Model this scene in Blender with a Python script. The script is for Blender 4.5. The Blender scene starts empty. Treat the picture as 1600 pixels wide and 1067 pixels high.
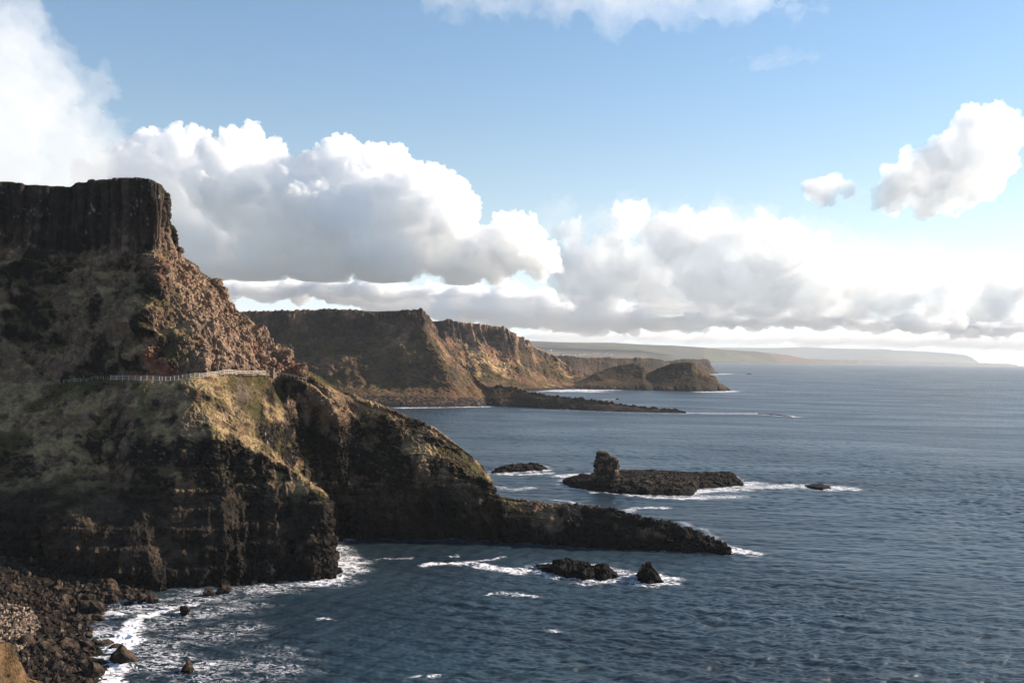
import bpy, bmesh, math, random, time
import numpy as np
from mathutils import Matrix, Vector
R = math.radians
T0 = time.time()
sc = bpy.context.scene
# ================================================================ camera, sky, sun, exposure
H = 50.0; F = 1555.0; PY0 = 552.7; ROLL = R(1.203)
CR, SR = math.cos(ROLL), math.sin(ROLL)
cd = bpy.data.cameras.new('camera'); cam = bpy.data.objects.new('camera', cd); sc.collection.objects.link(cam)
cam.matrix_world = Matrix.Translation((0, 0, H)) @ Matrix.Rotation(R(90), 4, 'X') @ Matrix.Rotation(ROLL, 4, 'Z')
cd.sensor_width = 36; cd.lens = 36*F/1600; cd.shift_y = (PY0-533.5)/1600; cd.clip_start = 1; cd.clip_end = 300000
sc.camera = cam
SUN_AZ, SUN_EL = 67.0, 24.0
sc.view_settings.view_transform = 'Standard'; sc.view_settings.look = 'None'; sc.view_settings.exposure = 1.0; sc.view_settings.gamma = 1
w = bpy.data.worlds.new('World'); sc.world = w; w.use_nodes = True
nt = w.node_tree; bg = nt.nodes['Background']
sky = nt.nodes.new('ShaderNodeTexSky'); sky.sky_type = 'NISHITA'; sky.sun_disc = False
sky.sun_elevation = R(SUN_EL); sky.sun_rotation = R(SUN_AZ); sky.altitude = 50
sky.air_density = 1.0; sky.dust_density = 0.1; sky.ozone_density = 2.0
# low sky is paler and bluer than the clear-air model: marine haze
_tc = nt.nodes.new('ShaderNodeTexCoord'); _sx = nt.nodes.new('ShaderNodeSeparateXYZ'); nt.links.new(_tc.outputs['Generated'], _sx.inputs[0])
_mr = nt.nodes.new('ShaderNodeMapRange'); _mr.interpolation_type = 'SMOOTHSTEP'; nt.links.new(_sx.outputs[2], _mr.inputs[0])
_mr.inputs[1].default_value = -.02; _mr.inputs[2].default_value = .32; _mr.inputs[3].default_value = .85; _mr.inputs[4].default_value = .03
_bw = nt.nodes.new('ShaderNodeRGBToBW'); nt.links.new(sky.outputs[0], _bw.inputs[0]); _tn = nt.nodes.new('ShaderNodeVectorMath'); _tn.operation = 'SCALE'; _tn.inputs[0].default_value = (.93, 1.0, 1.09)
nt.links.new(_bw.outputs[0], _tn.inputs['Scale']); _mx = nt.nodes.new('ShaderNodeMix'); _mx.data_type = 'RGBA'
nt.links.new(_mr.outputs[0], _mx.inputs[0]); nt.links.new(sky.outputs[0], _mx.inputs[6]); nt.links.new(_tn.outputs[0], _mx.inputs[7])
_ml = nt.nodes.new('ShaderNodeVectorMath'); _ml.operation = 'MULTIPLY'; nt.links.new(_mx.outputs[2], _ml.inputs[0]); _ml.inputs[1].default_value = (.94, 1.0, 1.0); nt.links.new(_ml.outputs[0], bg.inputs[0]); bg.inputs[1].default_value = 0.084
sd = bpy.data.lights.new('sun', 'SUN'); sd.energy = 5.0; sd.angle = R(0.5); sd.color = (1.0, 0.87, 0.71)
sun = bpy.data.objects.new('sun', sd); sc.collection.objects.link(sun)
sun.rotation_euler = (R(90-SUN_EL), 0, R(180-SUN_AZ)); sun.location = (0, 0, 400)
cy = sc.cycles; cy.max_bounces = 96; cy.diffuse_bounces = 2; cy.glossy_bounces = 2; cy.transmission_bounces = 2; cy.volume_bounces = 96
cy.use_denoising = True; cy.sample_clamp_indirect = 8; cy.sample_clamp_direct = 4

# ================================================================ helpers
rng = np.random.default_rng(7); random.seed(7)
PERM = rng.permutation(256).astype(np.int32); PERM = np.concatenate([PERM, PERM, PERM])
G3 = rng.normal(size=(256, 3)); G3 /= np.linalg.norm(G3, axis=1)[:, None]; G3 = G3.astype(np.float32)
def noise3(P, seed=0):
    P = np.asarray(P, np.float32)+np.float32(seed*17.13)
    I = np.floor(P).astype(np.int32); f = P-I; I &= 255
    u = f*f*f*(f*(f*6-15)+10); r = 0
    for dx in (0, 1):
        wx = u[..., 0] if dx else 1-u[..., 0]; hx = PERM[I[..., 0]+dx]
        for dy in (0, 1):
            wy = u[..., 1] if dy else 1-u[..., 1]; hy = PERM[hx+I[..., 1]+dy]
            for dz in (0, 1):
                wz = u[..., 2] if dz else 1-u[..., 2]; g = G3[PERM[hy+I[..., 2]+dz] & 255]
                r = r+wx*wy*wz*(g[..., 0]*(f[..., 0]-dx)+g[..., 1]*(f[..., 1]-dy)+g[..., 2]*(f[..., 2]-dz))
    return r*1.6
def fbm(P, o=4, seed=0, lac=2.03, gain=.5):
    r = 0; a = 1.0; P = np.asarray(P, np.float32)
    for i in range(o): r = r+a*noise3(P, seed+i*3); P = P*lac; a *= gain
    return r
def ridged(P, o=4, seed=0, gain=.5):
    r = 0; a = 1.0; P = np.asarray(P, np.float32)
    for i in range(o): r = r+a*(1-2*np.abs(noise3(P, seed+i*3))-.4); P = P*2.07; a *= gain
    return r
def billow(P, o=4, seed=0): return -ridged(P, o, seed)
def sm(x, a, b):
    t = np.clip((x-a)/(b-a), 0, 1); return t*t*(3-2*t)
def hashf(i, j=0):
    v = np.sin(np.asarray(i, np.float64)*127.1+np.asarray(j, np.float64)*311.7)*43758.5453; return v-np.floor(v)
def ab(px, py):
    u = (px-800)/F; v = (PY0-py)/F; return u*CR-v*SR, u*SR+v*CR
def P(px, py, d):
    a, b = ab(px, py); return np.array([a*d, d, H+b*d])
def wl(px, py, z=0.0):
    a, b = ab(px, py); return (H-z)/(-b)
def PW(px, py, z=0.0): return P(px, py, wl(px, py, z))

def tag(o, label=None, cat=None, group=None, kind=None):
    if label: o['label'] = label
    if cat: o['category'] = cat
    if group: o['group'] = group
    if kind: o['kind'] = kind
    return o
def link(name, me, mat=None, parent=None):
    o = bpy.data.objects.new(name, me); sc.collection.objects.link(o)
    if mat: me.materials.clear(); me.materials.append(mat)
    if parent: o.parent = parent
    return o
def empty(name, loc):
    o = bpy.data.objects.new(name, None); sc.collection.objects.link(o); o.location = loc; return o
def mesh_from(name, V, Q, attrs=None, smooth=True):
    V = np.ascontiguousarray(V, np.float32); Q = np.ascontiguousarray(Q, np.int32); k = Q.shape[1]
    me = bpy.data.meshes.new(name); me.vertices.add(len(V)); me.vertices.foreach_set('co', V.ravel())
    me.loops.add(Q.size); me.loops.foreach_set('vertex_index', Q.ravel())
    me.polygons.add(len(Q)); me.polygons.foreach_set('loop_start', np.arange(0, Q.size, k, dtype=np.int32))
    me.polygons.foreach_set('use_smooth', np.full(len(Q), smooth)); me.update(calc_edges=True)
    for n, a in (attrs or {}).items():
        a = np.asarray(a, np.float32)
        if a.ndim == 1: at = me.attributes.new(n, 'FLOAT', 'POINT'); at.data.foreach_set('value', a)
        else:
            at = me.attributes.new(n, 'FLOAT_COLOR', 'POINT'); at.data.foreach_set('color', np.concatenate([a, np.ones((len(a), 1), np.float32)], 1).ravel())
    return me
def gridq(nv, nu):
    i = np.arange(nv*nu, dtype=np.int32).reshape(nv, nu)
    return np.stack([i[:-1, :-1], i[1:, :-1], i[1:, 1:], i[:-1, 1:]], -1).reshape(-1, 4)
def pchip(Y, x):
    """Y: (n, ...) knots 0..n-1; x: sample positions; monotone cubic."""
    d = Y[1:]-Y[:-1]; m = np.zeros_like(Y); a, b = d[:-1], d[1:]
    with np.errstate(all='ignore'): hm = np.where(a*b > 0, 2*a*b/(a+b), 0)
    m[1:-1] = np.nan_to_num(hm)*.6+.4*np.where(a*b > 0, (a+b)/2, (a+b)/4); m[0] = d[0]; m[-1] = d[-1]
    k = np.clip(np.floor(x).astype(int), 0, len(Y)-2); t = (x-k).reshape((-1,)+(1,)*(Y.ndim-1))
    t2, t3 = t*t, t*t*t
    return (2*t3-3*t2+1)*Y[k]+(t3-2*t2+t)*m[k]+(-2*t3+3*t2)*Y[k+1]+(t3-t2)*m[k+1]
def knots(lens, n):
    c = np.concatenate([[0], np.cumsum(lens)]); return np.interp(np.linspace(0, c[-1], n), c, np.arange(len(c)))
def net(cols, nr, nu, nv, back=(1.0, .0), wts=None):
    """control net: each column {row: (px, py, d)}; d None = on the water, ('+', k) = k metres behind its own waterline."""
    C = []
    for c in cols:
        w9 = c[nr]; dw = wl(w9[0], w9[1]) if w9[2] is None else w9[2]
        pts = {}
        for r, (px, py, d) in c.items():
            if d is None: d = dw
            else: d = dw+d
            pts[r] = P(px, py, d)
        rs = sorted(pts); col = np.stack([np.interp(np.arange(1, nr+1), rs, [pts[r][k] for r in rs]) for k in range(3)], 1)
        cr = col[0]; hz = max(cr[2], 1)
        ra = cr[0]/cr[1]-.10; b2 = cr+np.array([ra*(hz*back[0]+6), hz*back[0]+6, -hz-4]); b1 = cr+np.array([ra*(hz*back[0]*.4+3), hz*back[0]*.4+3, -hz*.16-.3])
        uw = col[-1]+np.array([0, -1.5, -5])
        C.append(np.concatenate([[b2, b1], col, [uw]]))
    C = np.stack(C)                                  # (ncol, nrow+3, 3)
    L = np.linalg.norm(np.diff(C[:, :], axis=1), axis=2).mean(0); L[0] *= .25; L[1] *= .4; L[-1] *= .4
    if wts is not None: L = L*np.asarray(wts)
    tr = knots(L, nv); A = pchip(np.moveaxis(C, 1, 0), tr)          # (nv, ncol, 3)
    Lc = np.sqrt((np.linalg.norm(np.diff(A, axis=1), axis=2)**2).mean(0))
    tc = knots(Lc, nu); B = pchip(np.moveaxis(A, 1, 0), tc); B = np.moveaxis(B, 1, 0)
    return B, tr-1, tc                                # row param: crest = 1 ... nr = waterline
def normals(B):
    du = np.gradient(B, axis=1); dv = np.gradient(B, axis=0); n = np.cross(dv, du)
    return n/np.maximum(np.linalg.norm(n, axis=2, keepdims=True), 1e-6)
def blur(a, k):
    for ax in (0, 1):
        c = np.cumsum(np.concatenate([np.repeat(np.take(a, [0], ax), k+1, ax), a, np.repeat(np.take(a, [-1], ax), k, ax)], ax), ax)
        n = a.shape[ax]; a = (np.take(c, range(2*k+1, 2*k+1+n), ax)-np.take(c, range(0, n), ax))/(2*k+1)
    return a
def mixc(a, b, t): return a+(np.asarray(b)-a)*t[..., None]

# ================================================================ materials
def newmat(name):
    m = bpy.data.materials.new(name); m.use_nodes = True; return m, m.node_tree, m.node_tree.nodes['Principled BSDF']
def N(t, kind, **kw):
    n = t.nodes.new(kind)
    for k, v in kw.items():
        if k in n.inputs: n.inputs[k].default_value = v
        else: setattr(n, k, v)
    return n
def ground_mat(name, s1, s2, bump, rough=.95, spec=.25):
    """albedo from the painted-by-code 'col' attribute, broken up by two noises, with a fine bump"""
    m, t, p = newmat(name); L = t.links.new
    geo = N(t, 'ShaderNodeNewGeometry'); at = N(t, 'ShaderNodeAttribute', attribute_name='col')
    n1 = N(t, 'ShaderNodeTexNoise', Scale=s1, Detail=6.0, Roughness=.65); n2 = N(t, 'ShaderNodeTexNoise', Scale=s2, Detail=5.0, Roughness=.7)
    L(geo.outputs['Position'], n1.inputs['Vector']); L(geo.outputs['Position'], n2.inputs['Vector'])
    r1 = N(t, 'ShaderNodeMapRange'); r1.inputs[1].default_value = .3; r1.inputs[2].default_value = .7; r1.inputs[3].default_value = .55; r1.inputs[4].default_value = 1.5
    r2 = N(t, 'ShaderNodeMapRange'); r2.inputs[1].default_value = .3; r2.inputs[2].default_value = .7; r2.inputs[3].default_value = .6; r2.inputs[4].default_value = 1.45
    L(n1.outputs[0], r1.inputs[0]); L(n2.outputs[0], r2.inputs[0])
    mm = N(t, 'ShaderNodeMath', operation='MULTIPLY'); L(r1.outputs[0], mm.inputs[0]); L(r2.outputs[0], mm.inputs[1])
    vm = N(t, 'ShaderNodeVectorMath', operation='SCALE'); L(at.outputs['Color'], vm.inputs[0]); L(mm.outputs[0], vm.inputs['Scale'])
    L(vm.outputs[0], p.inputs['Base Color']); p.inputs['Roughness'].default_value = rough; p.inputs['Specular IOR Level'].default_value = spec
    b = N(t, 'ShaderNodeBump', Strength=.9, Distance=bump); L(n2.outputs[0], b.inputs['Height']); L(b.outputs[0], p.inputs['Normal'])
    return m
M_NEAR = ground_mat('cliff_near', .35, 2.2, .5, .95, .12)
M_FAR = ground_mat('cliff_far', .05, .35, 1.6, .95, .12)
M_LAND = ground_mat('land_far', .004, .03, 4)

GRASS = np.array([.066, .050, .020]); DRY = np.array([.28, .196, .100]); SOIL = np.array([.095, .054, .034]); GREEN = np.array([.042, .046, .015])
BASALT = np.array([.019, .0155, .013]); BROCK = np.array([.185, .122, .084]); RED = np.array([.22, .075, .052]); LICH = np.array([.24, .20, .18]); WET = np.array([.010, .0095, .0095])

# ================================================================ near headland: cliff, path shelf, second ridge and low spit
def near_headland():
    cols = [
     {1:(-200,290,95),2:(-200,395,88),3:(-200,495,76),5:(-195,605,62),6:(-190,695,46),7:(-190,750,38),8:(-190,810,16),9:(-190,958,None)},
     {1:(-20,286,90),2:(-10,390,84),3:(-10,485,72),5:(0,603,58),6:(0,692,43),7:(0,748,35),8:(0,803,16),9:(0,942,None)},
     {1:(60,290,86),2:(50,392,79),3:(55,485,68),5:(60,602,54),6:(60,691,40),7:(60,742,33),8:(60,805,14),9:(60,938,None)},
     {1:(105,292,84),2:(98,393,77),3:(100,488,66),5:(105,600,50),6:(105,690,36),7:(105,742,30),8:(105,812,13),9:(105,934,None)},
     {1:(122,284,79),2:(122,394,74),3:(125,488,62),5:(130,599,47),6:(130,690,34),7:(130,745,28),8:(130,820,12),9:(130,930,None)},
     {1:(190,279,70),2:(185,396,64),3:(180,490,53),5:(180,597,41),6:(180,690,30),7:(180,745,26),8:(180,850,8),9:(180,925,None)},
     {1:(236,281,62),2:(240,392,56),3:(228,490,44),5:(228,595,33),6:(225,688,21),7:(228,742,18),8:(240,850,6),9:(240,920,None)},
     {1:(255,296,64),2:(258,392,58),3:(270,500,45),5:(285,593,29),6:(290,690,16),7:(290,745,14),8:(295,850,5),9:(300,915,None)},
     {1:(262,345,72),2:(264,398,66),3:(305,505,50),5:(325,589,33),6:(330,690,17),7:(330,745,15),8:(330,850,5),9:(330,916,None)},
     {1:(266,382,78),2:(275,405,70),3:(335,520,54),5:(360,585,38),6:(360,692,18),7:(362,745,16),8:(365,850,5),9:(365,914,None)},
     {1:(300,414,80),2:(305,430,74),3:(365,540,58),5:(395,586,44),6:(405,700,20),7:(410,745,17),8:(410,850,5),9:(412,912,None)},
     {1:(335,455,79),2:(340,468,74),3:(390,555,60),5:(412,587,48),6:(425,712,21),7:(440,752,17),8:(445,850,5),9:(445,908,None)},
     {1:(375,492,76),2:(380,502,72),3:(412,565,60),5:(428,589,51),6:(441,722,21),7:(468,768,13),8:(475,850,4),9:(480,905,None)},
     {1:(415,533,72),2:(418,540,69),3:(430,573,58),5:(440,590,51),6:(456,735,20),7:(505,784,8),8:(510,850,2),9:(514,901,None)},
     {1:(440,558,50),2:(442,562,48),3:(446,578,38),5:(452,592,30),6:(448,728,12),7:(480,778,8),8:(492,835,3),9:(505,874,None)},
     {1:(472,580,18),2:(472,582,17),3:(474,588,12),5:(476,600,8),6:(468,690,6),7:(480,735,3),8:(500,800,1),9:(512,847,None)},
     {1:(489,587,14),2:(490,589,12),3:(492,597,9),5:(494,608,7),6:(500,660,7),7:(502,740,5),8:(508,800,3),9:(520,846,None)},
     {1:(507,597,14),2:(508,600,12),3:(510,612,8),5:(516,632,5),6:(528,660,3),7:(530,745,2),8:(533,800,1),9:(538,843,None)},
     {1:(530,611,17),3:(536,625,12),5:(545,648,9),6:(551,695,6),7:(553,745,5),8:(558,800,2),9:(565,842,None)},
     {1:(565,628,14),3:(568,640,11.5),5:(575,665,9),6:(580,705,7),7:(583,746,5),8:(588,800,2),9:(590,841,None)},
     {1:(610,643,13),3:(612,655,11),5:(615,680,9),6:(618,712,7),7:(620,747,5),8:(625,800,2),9:(630,841,None)},
     {1:(650,656,12.5),3:(652,668,10.5),5:(655,690,8.5),6:(658,716,6),7:(660,748,5),8:(668,800,2),9:(680,842,None)},
     {1:(690,676,13),3:(692,686,11),5:(695,703,8.5),6:(698,722,6),7:(700,750,5),8:(710,800,2),9:(725,843,None)},
     {1:(722,700,15),3:(724,708,12.5),5:(727,722,9),6:(730,735,7),7:(734,756,5),8:(742,800,2),9:(760,845,None)},
     {1:(748,724,24),3:(750,731,19),5:(753,740,12),6:(756,748,9),7:(760,765,6),8:(768,800,3),9:(790,847,None)},
     {1:(764,745,27),3:(766,752,20),5:(768,760,13),6:(772,768,9),7:(776,778,6),8:(785,805,3),9:(810,848,None)},
     {1:(778,773,14),5:(784,780,9),7:(792,795,5),8:(805,815,2),9:(830,849,None)},
     {1:(850,786,11),5:(856,793,8),7:(862,812,4),8:(868,830,2),9:(880,853,None)},
     {1:(950,799,8),5:(955,805,6),7:(958,822,4),8:(960,838,2),9:(965,857,None)},
     {1:(1050,819,6),5:(1052,823,4.5),7:(1055,835,3),8:(1057,845,1.5),9:(1060,861,None)},
     {1:(1098,836,7),5:(1099,840,5),7:(1100,846,3),8:(1101,852,1.5),9:(1103,863,None)},
     {1:(1128,850,5),5:(1128,852,4),7:(1129,855,2),8:(1129,859,1),9:(1130,865,None)},
     {1:(1141,861,2),5:(1141,862,1.5),9:(1142,865.5,None)},
    ]
    for c, nb in zip(cols[:7], ((-190, 896), (0, 903), (60, 906), (105, 909), (130, 912), (180, 916), (240, 920))):   # cliff foot stands at the back of the boulder beach
        w0 = wl(c[9][0], c[9][1]); w1 = wl(*nb)
        for r in list(c):
            if r != 9: c[r] = (c[r][0], c[r][1], max(c[r][2]-(w1-w0), 2.5 if r == 8 else 4))
        c[9] = (nb[0], nb[1], None)
    for c in cols[:17]:                                # inner edge of the path: 2.2 m in, a touch higher
        px, py, d = c[5]; dw = wl(c[9][0], c[9][1]); q = P(px, py, dw+d)
        d4 = dw+d+2.4; c[4] = (px, py-(.15/d4)*F+0, d+2.4)
        # keep the shelf level: choose py so that z stays that of the outer edge
        b = (q[2]+.1-H)/d4; a = q[0]/d4; c[4] = (800+F*(a*CR+b*SR), PY0-F*(-a*SR+b*CR), d+2.4)
    NU, NV = 1650, 760
    B, tr, tc = net(cols, 9, NU, NV, back=(.9, 0), wts=[1, 1, 1, 1, 1, 1.6, 1.2, 1.3, 1, 1, 1])
    t = tr[:, None]+np.zeros((1, NU)); c = tc[None, :]+np.zeros((NV, 1))
    # arc length along the cliff (mid rows), smoothed
    sl = np.concatenate([[0], np.cumsum(np.linalg.norm(np.diff(B[NV//2], axis=0), axis=1))])[None, :]+np.zeros((NV, 1))
    n0 = normals(B); A = c < 16.5                       # main cliff columns
    vis = sm(t, .7, 1.05)
    path = np.exp(-((t-4.5)/.55)**2)*sm(17.2-c, 0, .8); keep = 1-.93*path
    keep = keep*(1-.5*np.exp(-((t-1)/.12)**2))
    # 1: large swells and buttresses
    D = 1.5*fbm(B/22, 3, 1)+.9*fbm(B/9, 2, 4)
    lower = sm(t, 6.7, 7.3)
    S3 = np.stack([sl/11, B[..., 2]/60, np.zeros_like(sl)], -1)
    lf = .25+.75*sm(c, 5, 8); D += lower*lf*(1.3*ridged(S3, 2, 9)+.8*ridged(S3*2.3, 2, 8))*(1-sm(c, 25.5, 26.5)*.8)
    lip = np.exp(-((t-6.5)/.45)**2)
    D += lip*lf*2.0*ridged(np.stack([sl/6.5, B[..., 2]/18, sl*0+3], -1), 3, 12)*(1-sm(c, 25, 26))
    # gullied rocky spur above the path (sunlit side)
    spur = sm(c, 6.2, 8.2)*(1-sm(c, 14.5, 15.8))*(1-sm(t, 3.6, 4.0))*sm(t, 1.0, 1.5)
    dirv = np.stack([B[..., 0]*.9+B[..., 2]*.55, B[..., 2]*.9-B[..., 0]*.35, B[..., 1]*.6], -1)
    D += spur*(2.1*ridged(dirv/np.array([11.0, 34, 14]), 2, 19)+2.3*ridged(dirv/np.array([5.0, 17, 8]), 3, 20)+.8*fbm(B/2.5, 3, 22))
    # left upper slope: broken crags
    ups = sm(t, 1.9, 2.2)*(1-sm(t, 3.5, 3.9))*(1-sm(c, 6, 7.5))
    D += ups*(1.9*ridged(B/np.array([9, 9, 6.5]), 3, 25))
    D = D*(1-.6*sm(t, .9, 1.1)*(1-sm(t, 1.8, 2.0))*(1-sm(c, 9, 10))); D = D*vis*keep*np.where(c > 26, .55, 1); B = B+n0*D[..., None]
    n1 = normals(B)
    # 2: columnar jointing on the top outcrop, blocky ribs on steep faces
    steep = 1-sm(np.abs(blur(n1, 3)[..., 2]), .38, .62)
    top = sm(t, 1.0, 1.14)*(1-sm(t, 1.85, 2.1))*(1-sm(c, 8.8, 9.6))
    wz = fbm(np.stack([sl/7, B[..., 2]/9, sl*0], -1), 2, 31)*.5
    wcol = 1.5; wblk = wz; wz = fbm(np.stack([sl/7, B[..., 2]/70, sl*0], -1), 2, 31)*.5; k = np.floor(sl/wcol+wz); lev = np.floor(B[..., 2]/5.5+hashf(k, 3)*7)
    colu = (hashf(k, 1)-.5)*.9+(hashf(k, lev)-.5)*.3; fr = np.abs((sl/wcol+wz-k)-.5)*2; colu = colu-.35*fr**4
    B = B+n0*(top*colu*1.9*vis)[..., None]; ctone = .55+.9*hashf(k, 8)*1.0+.3*(hashf(k, lev+4)-.5)
    k2 = np.floor(sl/2.3+wz*1.6); lev2 = np.floor(B[..., 2]/3.1+hashf(k2, 5)*3)
    blk = (hashf(k2, 2)-.5)*.8+(hashf(k2, lev2)-.5)*.9-.4*(np.abs((sl/2.3+wz*1.6-k2)-.5)*2)**4
    rockm = np.clip(steep*(1-top)*sm(t, 5.6, 6.3)+.14*spur, 0, 1)*keep
    B = B+n1*(blk*(1-top)*(.75+.45*sm(t, 6.8, 7.2))*rockm*vis)[..., None]
    # strata ledges in the lower cliff
    ph = B[..., 2]/3.7+fbm(np.stack([sl/48, sl*0, sl*0], -1), 3, 40)*.5+.07*noise3(B/2.5, 41); fr = ph-np.floor(ph)
    led = sm(t, 6.8, 7.1)*(1-sm(c, 26, 27)*.6); amp = .6+3.0*hashf(np.floor(ph), 9)*(.6+.5*noise3(np.stack([sl/14, ph*0, ph*0], -1), 47)); hn = n0.copy(); hn[..., 2] = 0; hn /= np.maximum(np.linalg.norm(hn, axis=2, keepdims=True), .05)
    B = B+hn*((np.where(fr < .88, fr/.88, (1-fr)/.12)-.5)*amp*led*vis)[..., None]
    shelf = sm(c, 26, 27.5)*(1-sm(c, 31.5, 32)); B = B+n0*(shelf*vis*keep*(.9*ridged(B/np.array([4.5, 4.5, 3]), 3, 43)+.5*ridged(B/1.4, 2, 45)))[..., None]
    n2 = normals(B)
    # 3: fine
    D = .45*fbm(B/2.6, 2, 50)+.55*ridged(B/1.5, 3, 53)
    tuss = .16*np.abs(noise3(B/.7, 57))+.2*np.abs(noise3(B/np.array([1.5, 1.5, .9]), 58))
    D = D*(.35+.65*np.clip(steep+spur, 0, 1))*(1-.75*top*(1-sm(c, 6.8, 7.6)))+tuss; D = D*vis*(keep*.9+.1)
    B = B+n2*D[..., None]
    n3 = normals(B); nb = blur(n3, 2)
    nz = np.abs(nb[..., 2]); z = B[..., 2]
    # ---------------- albedo
    q1 = fbm(B/14, 4, 60); q2 = fbm(B/3.5, 4, 64); q3 = fbm(B/1.1, 3, 68)
    col = np.zeros_like(B)+BASALT
    g = mixc(mixc(np.zeros_like(B)+GRASS, DRY, sm(q1+.5*q2, -.35, .4)), GREEN, sm(q2-.6*q1, .25, .7)*.7)
    g = mixc(g, SOIL, sm(fbm(B/6, 3, 71)+.3*q3, .3, .65)*.8)
    rk = mixc(np.zeros_like(B)+BASALT, BROCK, sm(q1+.6*q2+.25*sm(z, 14, 40), -.1, .55))
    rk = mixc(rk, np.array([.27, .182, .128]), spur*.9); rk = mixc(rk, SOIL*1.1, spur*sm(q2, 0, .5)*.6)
    gm = sm(nz+.16*q2, .42, .60); gm = gm*(1-top*.97)*(1-.75*spur)
    gm = gm*(1-.8*sm(t+.3*q2, 6.9, 7.6)*(c > 4))*(1-.95*sm(t, 7.9, 8.4))*(1-.9*sm(c, 26, 27.5))
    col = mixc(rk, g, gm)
    col = mixc(col, BASALT*1.25, top*.9*sm(1.9-t, 0, .3)); col = mixc(col, np.array([.046, .030, .023]), top*sm(q1+q2*.4, -.1, .4)*.8); col = col*(1+top*(np.clip(ctone, .3, 1.7)-1))[..., None]
    edge = np.exp(-((t-1)/.06)**2)*A; col = mixc(col, GRASS*.8, edge*.8*sm(q2, -.5, .1))
    bnd = sm(noise3(np.stack([sl/45, z/.75+.5*q1, sl*0+3], -1), 90)+.25*q3, .12, .4)*sm(t, 6.5, 6.9)*(1-gm)*sm(z, 3, 6); col = mixc(col, BROCK*.55, bnd*.55*(1-sm(c, 26, 28)*.5))
    # lichen flecks / guano on crags
    fl = sm(fbm(B/1.0, 3, 80)+.5*fbm(B/9, 2, 83), .78, .98)*(1-gm*.7)*(z > 14)*(1-spur*.6); col = mixc(col, LICH, fl*.8)
    # iron-red interbasaltic bed around path level
    def ell(px, py, rx, ry):
        pc = proj(B); return np.exp(-(((pc[0]-px)/rx)**2+((pc[1]-py)/ry)**2)**1.5)
    red = 0
    for a in ((238, 560, 16, 22), (222, 585, 22, 9), (262, 580, 16, 11), (455, 572, 18, 12), (400, 545, 14, 12), (252, 425, 10, 26)): red = red+ell(*a)*(.45 if a[1] < 550 else 1)
    red = np.clip(red, 0, 1)*sm(q2+q3*.5, -.5, .25); col = mixc(col, RED, red*.85)
    bare = ell(378, 620, 14, 30)+ell(300, 655, 30, 14)*.5; col = mixc(col, np.array([.12, .085, .068]), np.clip(bare, 0, 1)*sm(q2, -.4, .2))
    # dark, wet tidal zone; brown path surface
    wet = 1-sm(z+1.2*q2, 1.5, 6.5); col = mixc(col, WET, wet)
    col = mixc(col, BASALT*.7, sm(t+.2*q2, 6.95, 7.6)*.72*(1-sm(c, 26, 27)))
    pth = sm(.34-np.abs(t-4.5), 0, .12)*(c < 16.2)*sm(c, 3, 5); col = mixc(col, np.array([.17, .125, .09]), pth*.9)
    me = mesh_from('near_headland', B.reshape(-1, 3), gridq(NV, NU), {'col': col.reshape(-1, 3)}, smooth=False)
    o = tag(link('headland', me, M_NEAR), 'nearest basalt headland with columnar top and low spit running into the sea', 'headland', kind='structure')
    return B, t, c, cols
def proj(B):
    d = B[..., 1]; a = B[..., 0]/d; b = (B[..., 2]-H)/d
    return 800+F*(a*CR+b*SR), PY0-F*(-a*SR+b*CR)
NB, NT, NC, NCOLS = near_headland()
print('near headland', round(time.time()-T0, 1))

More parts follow.
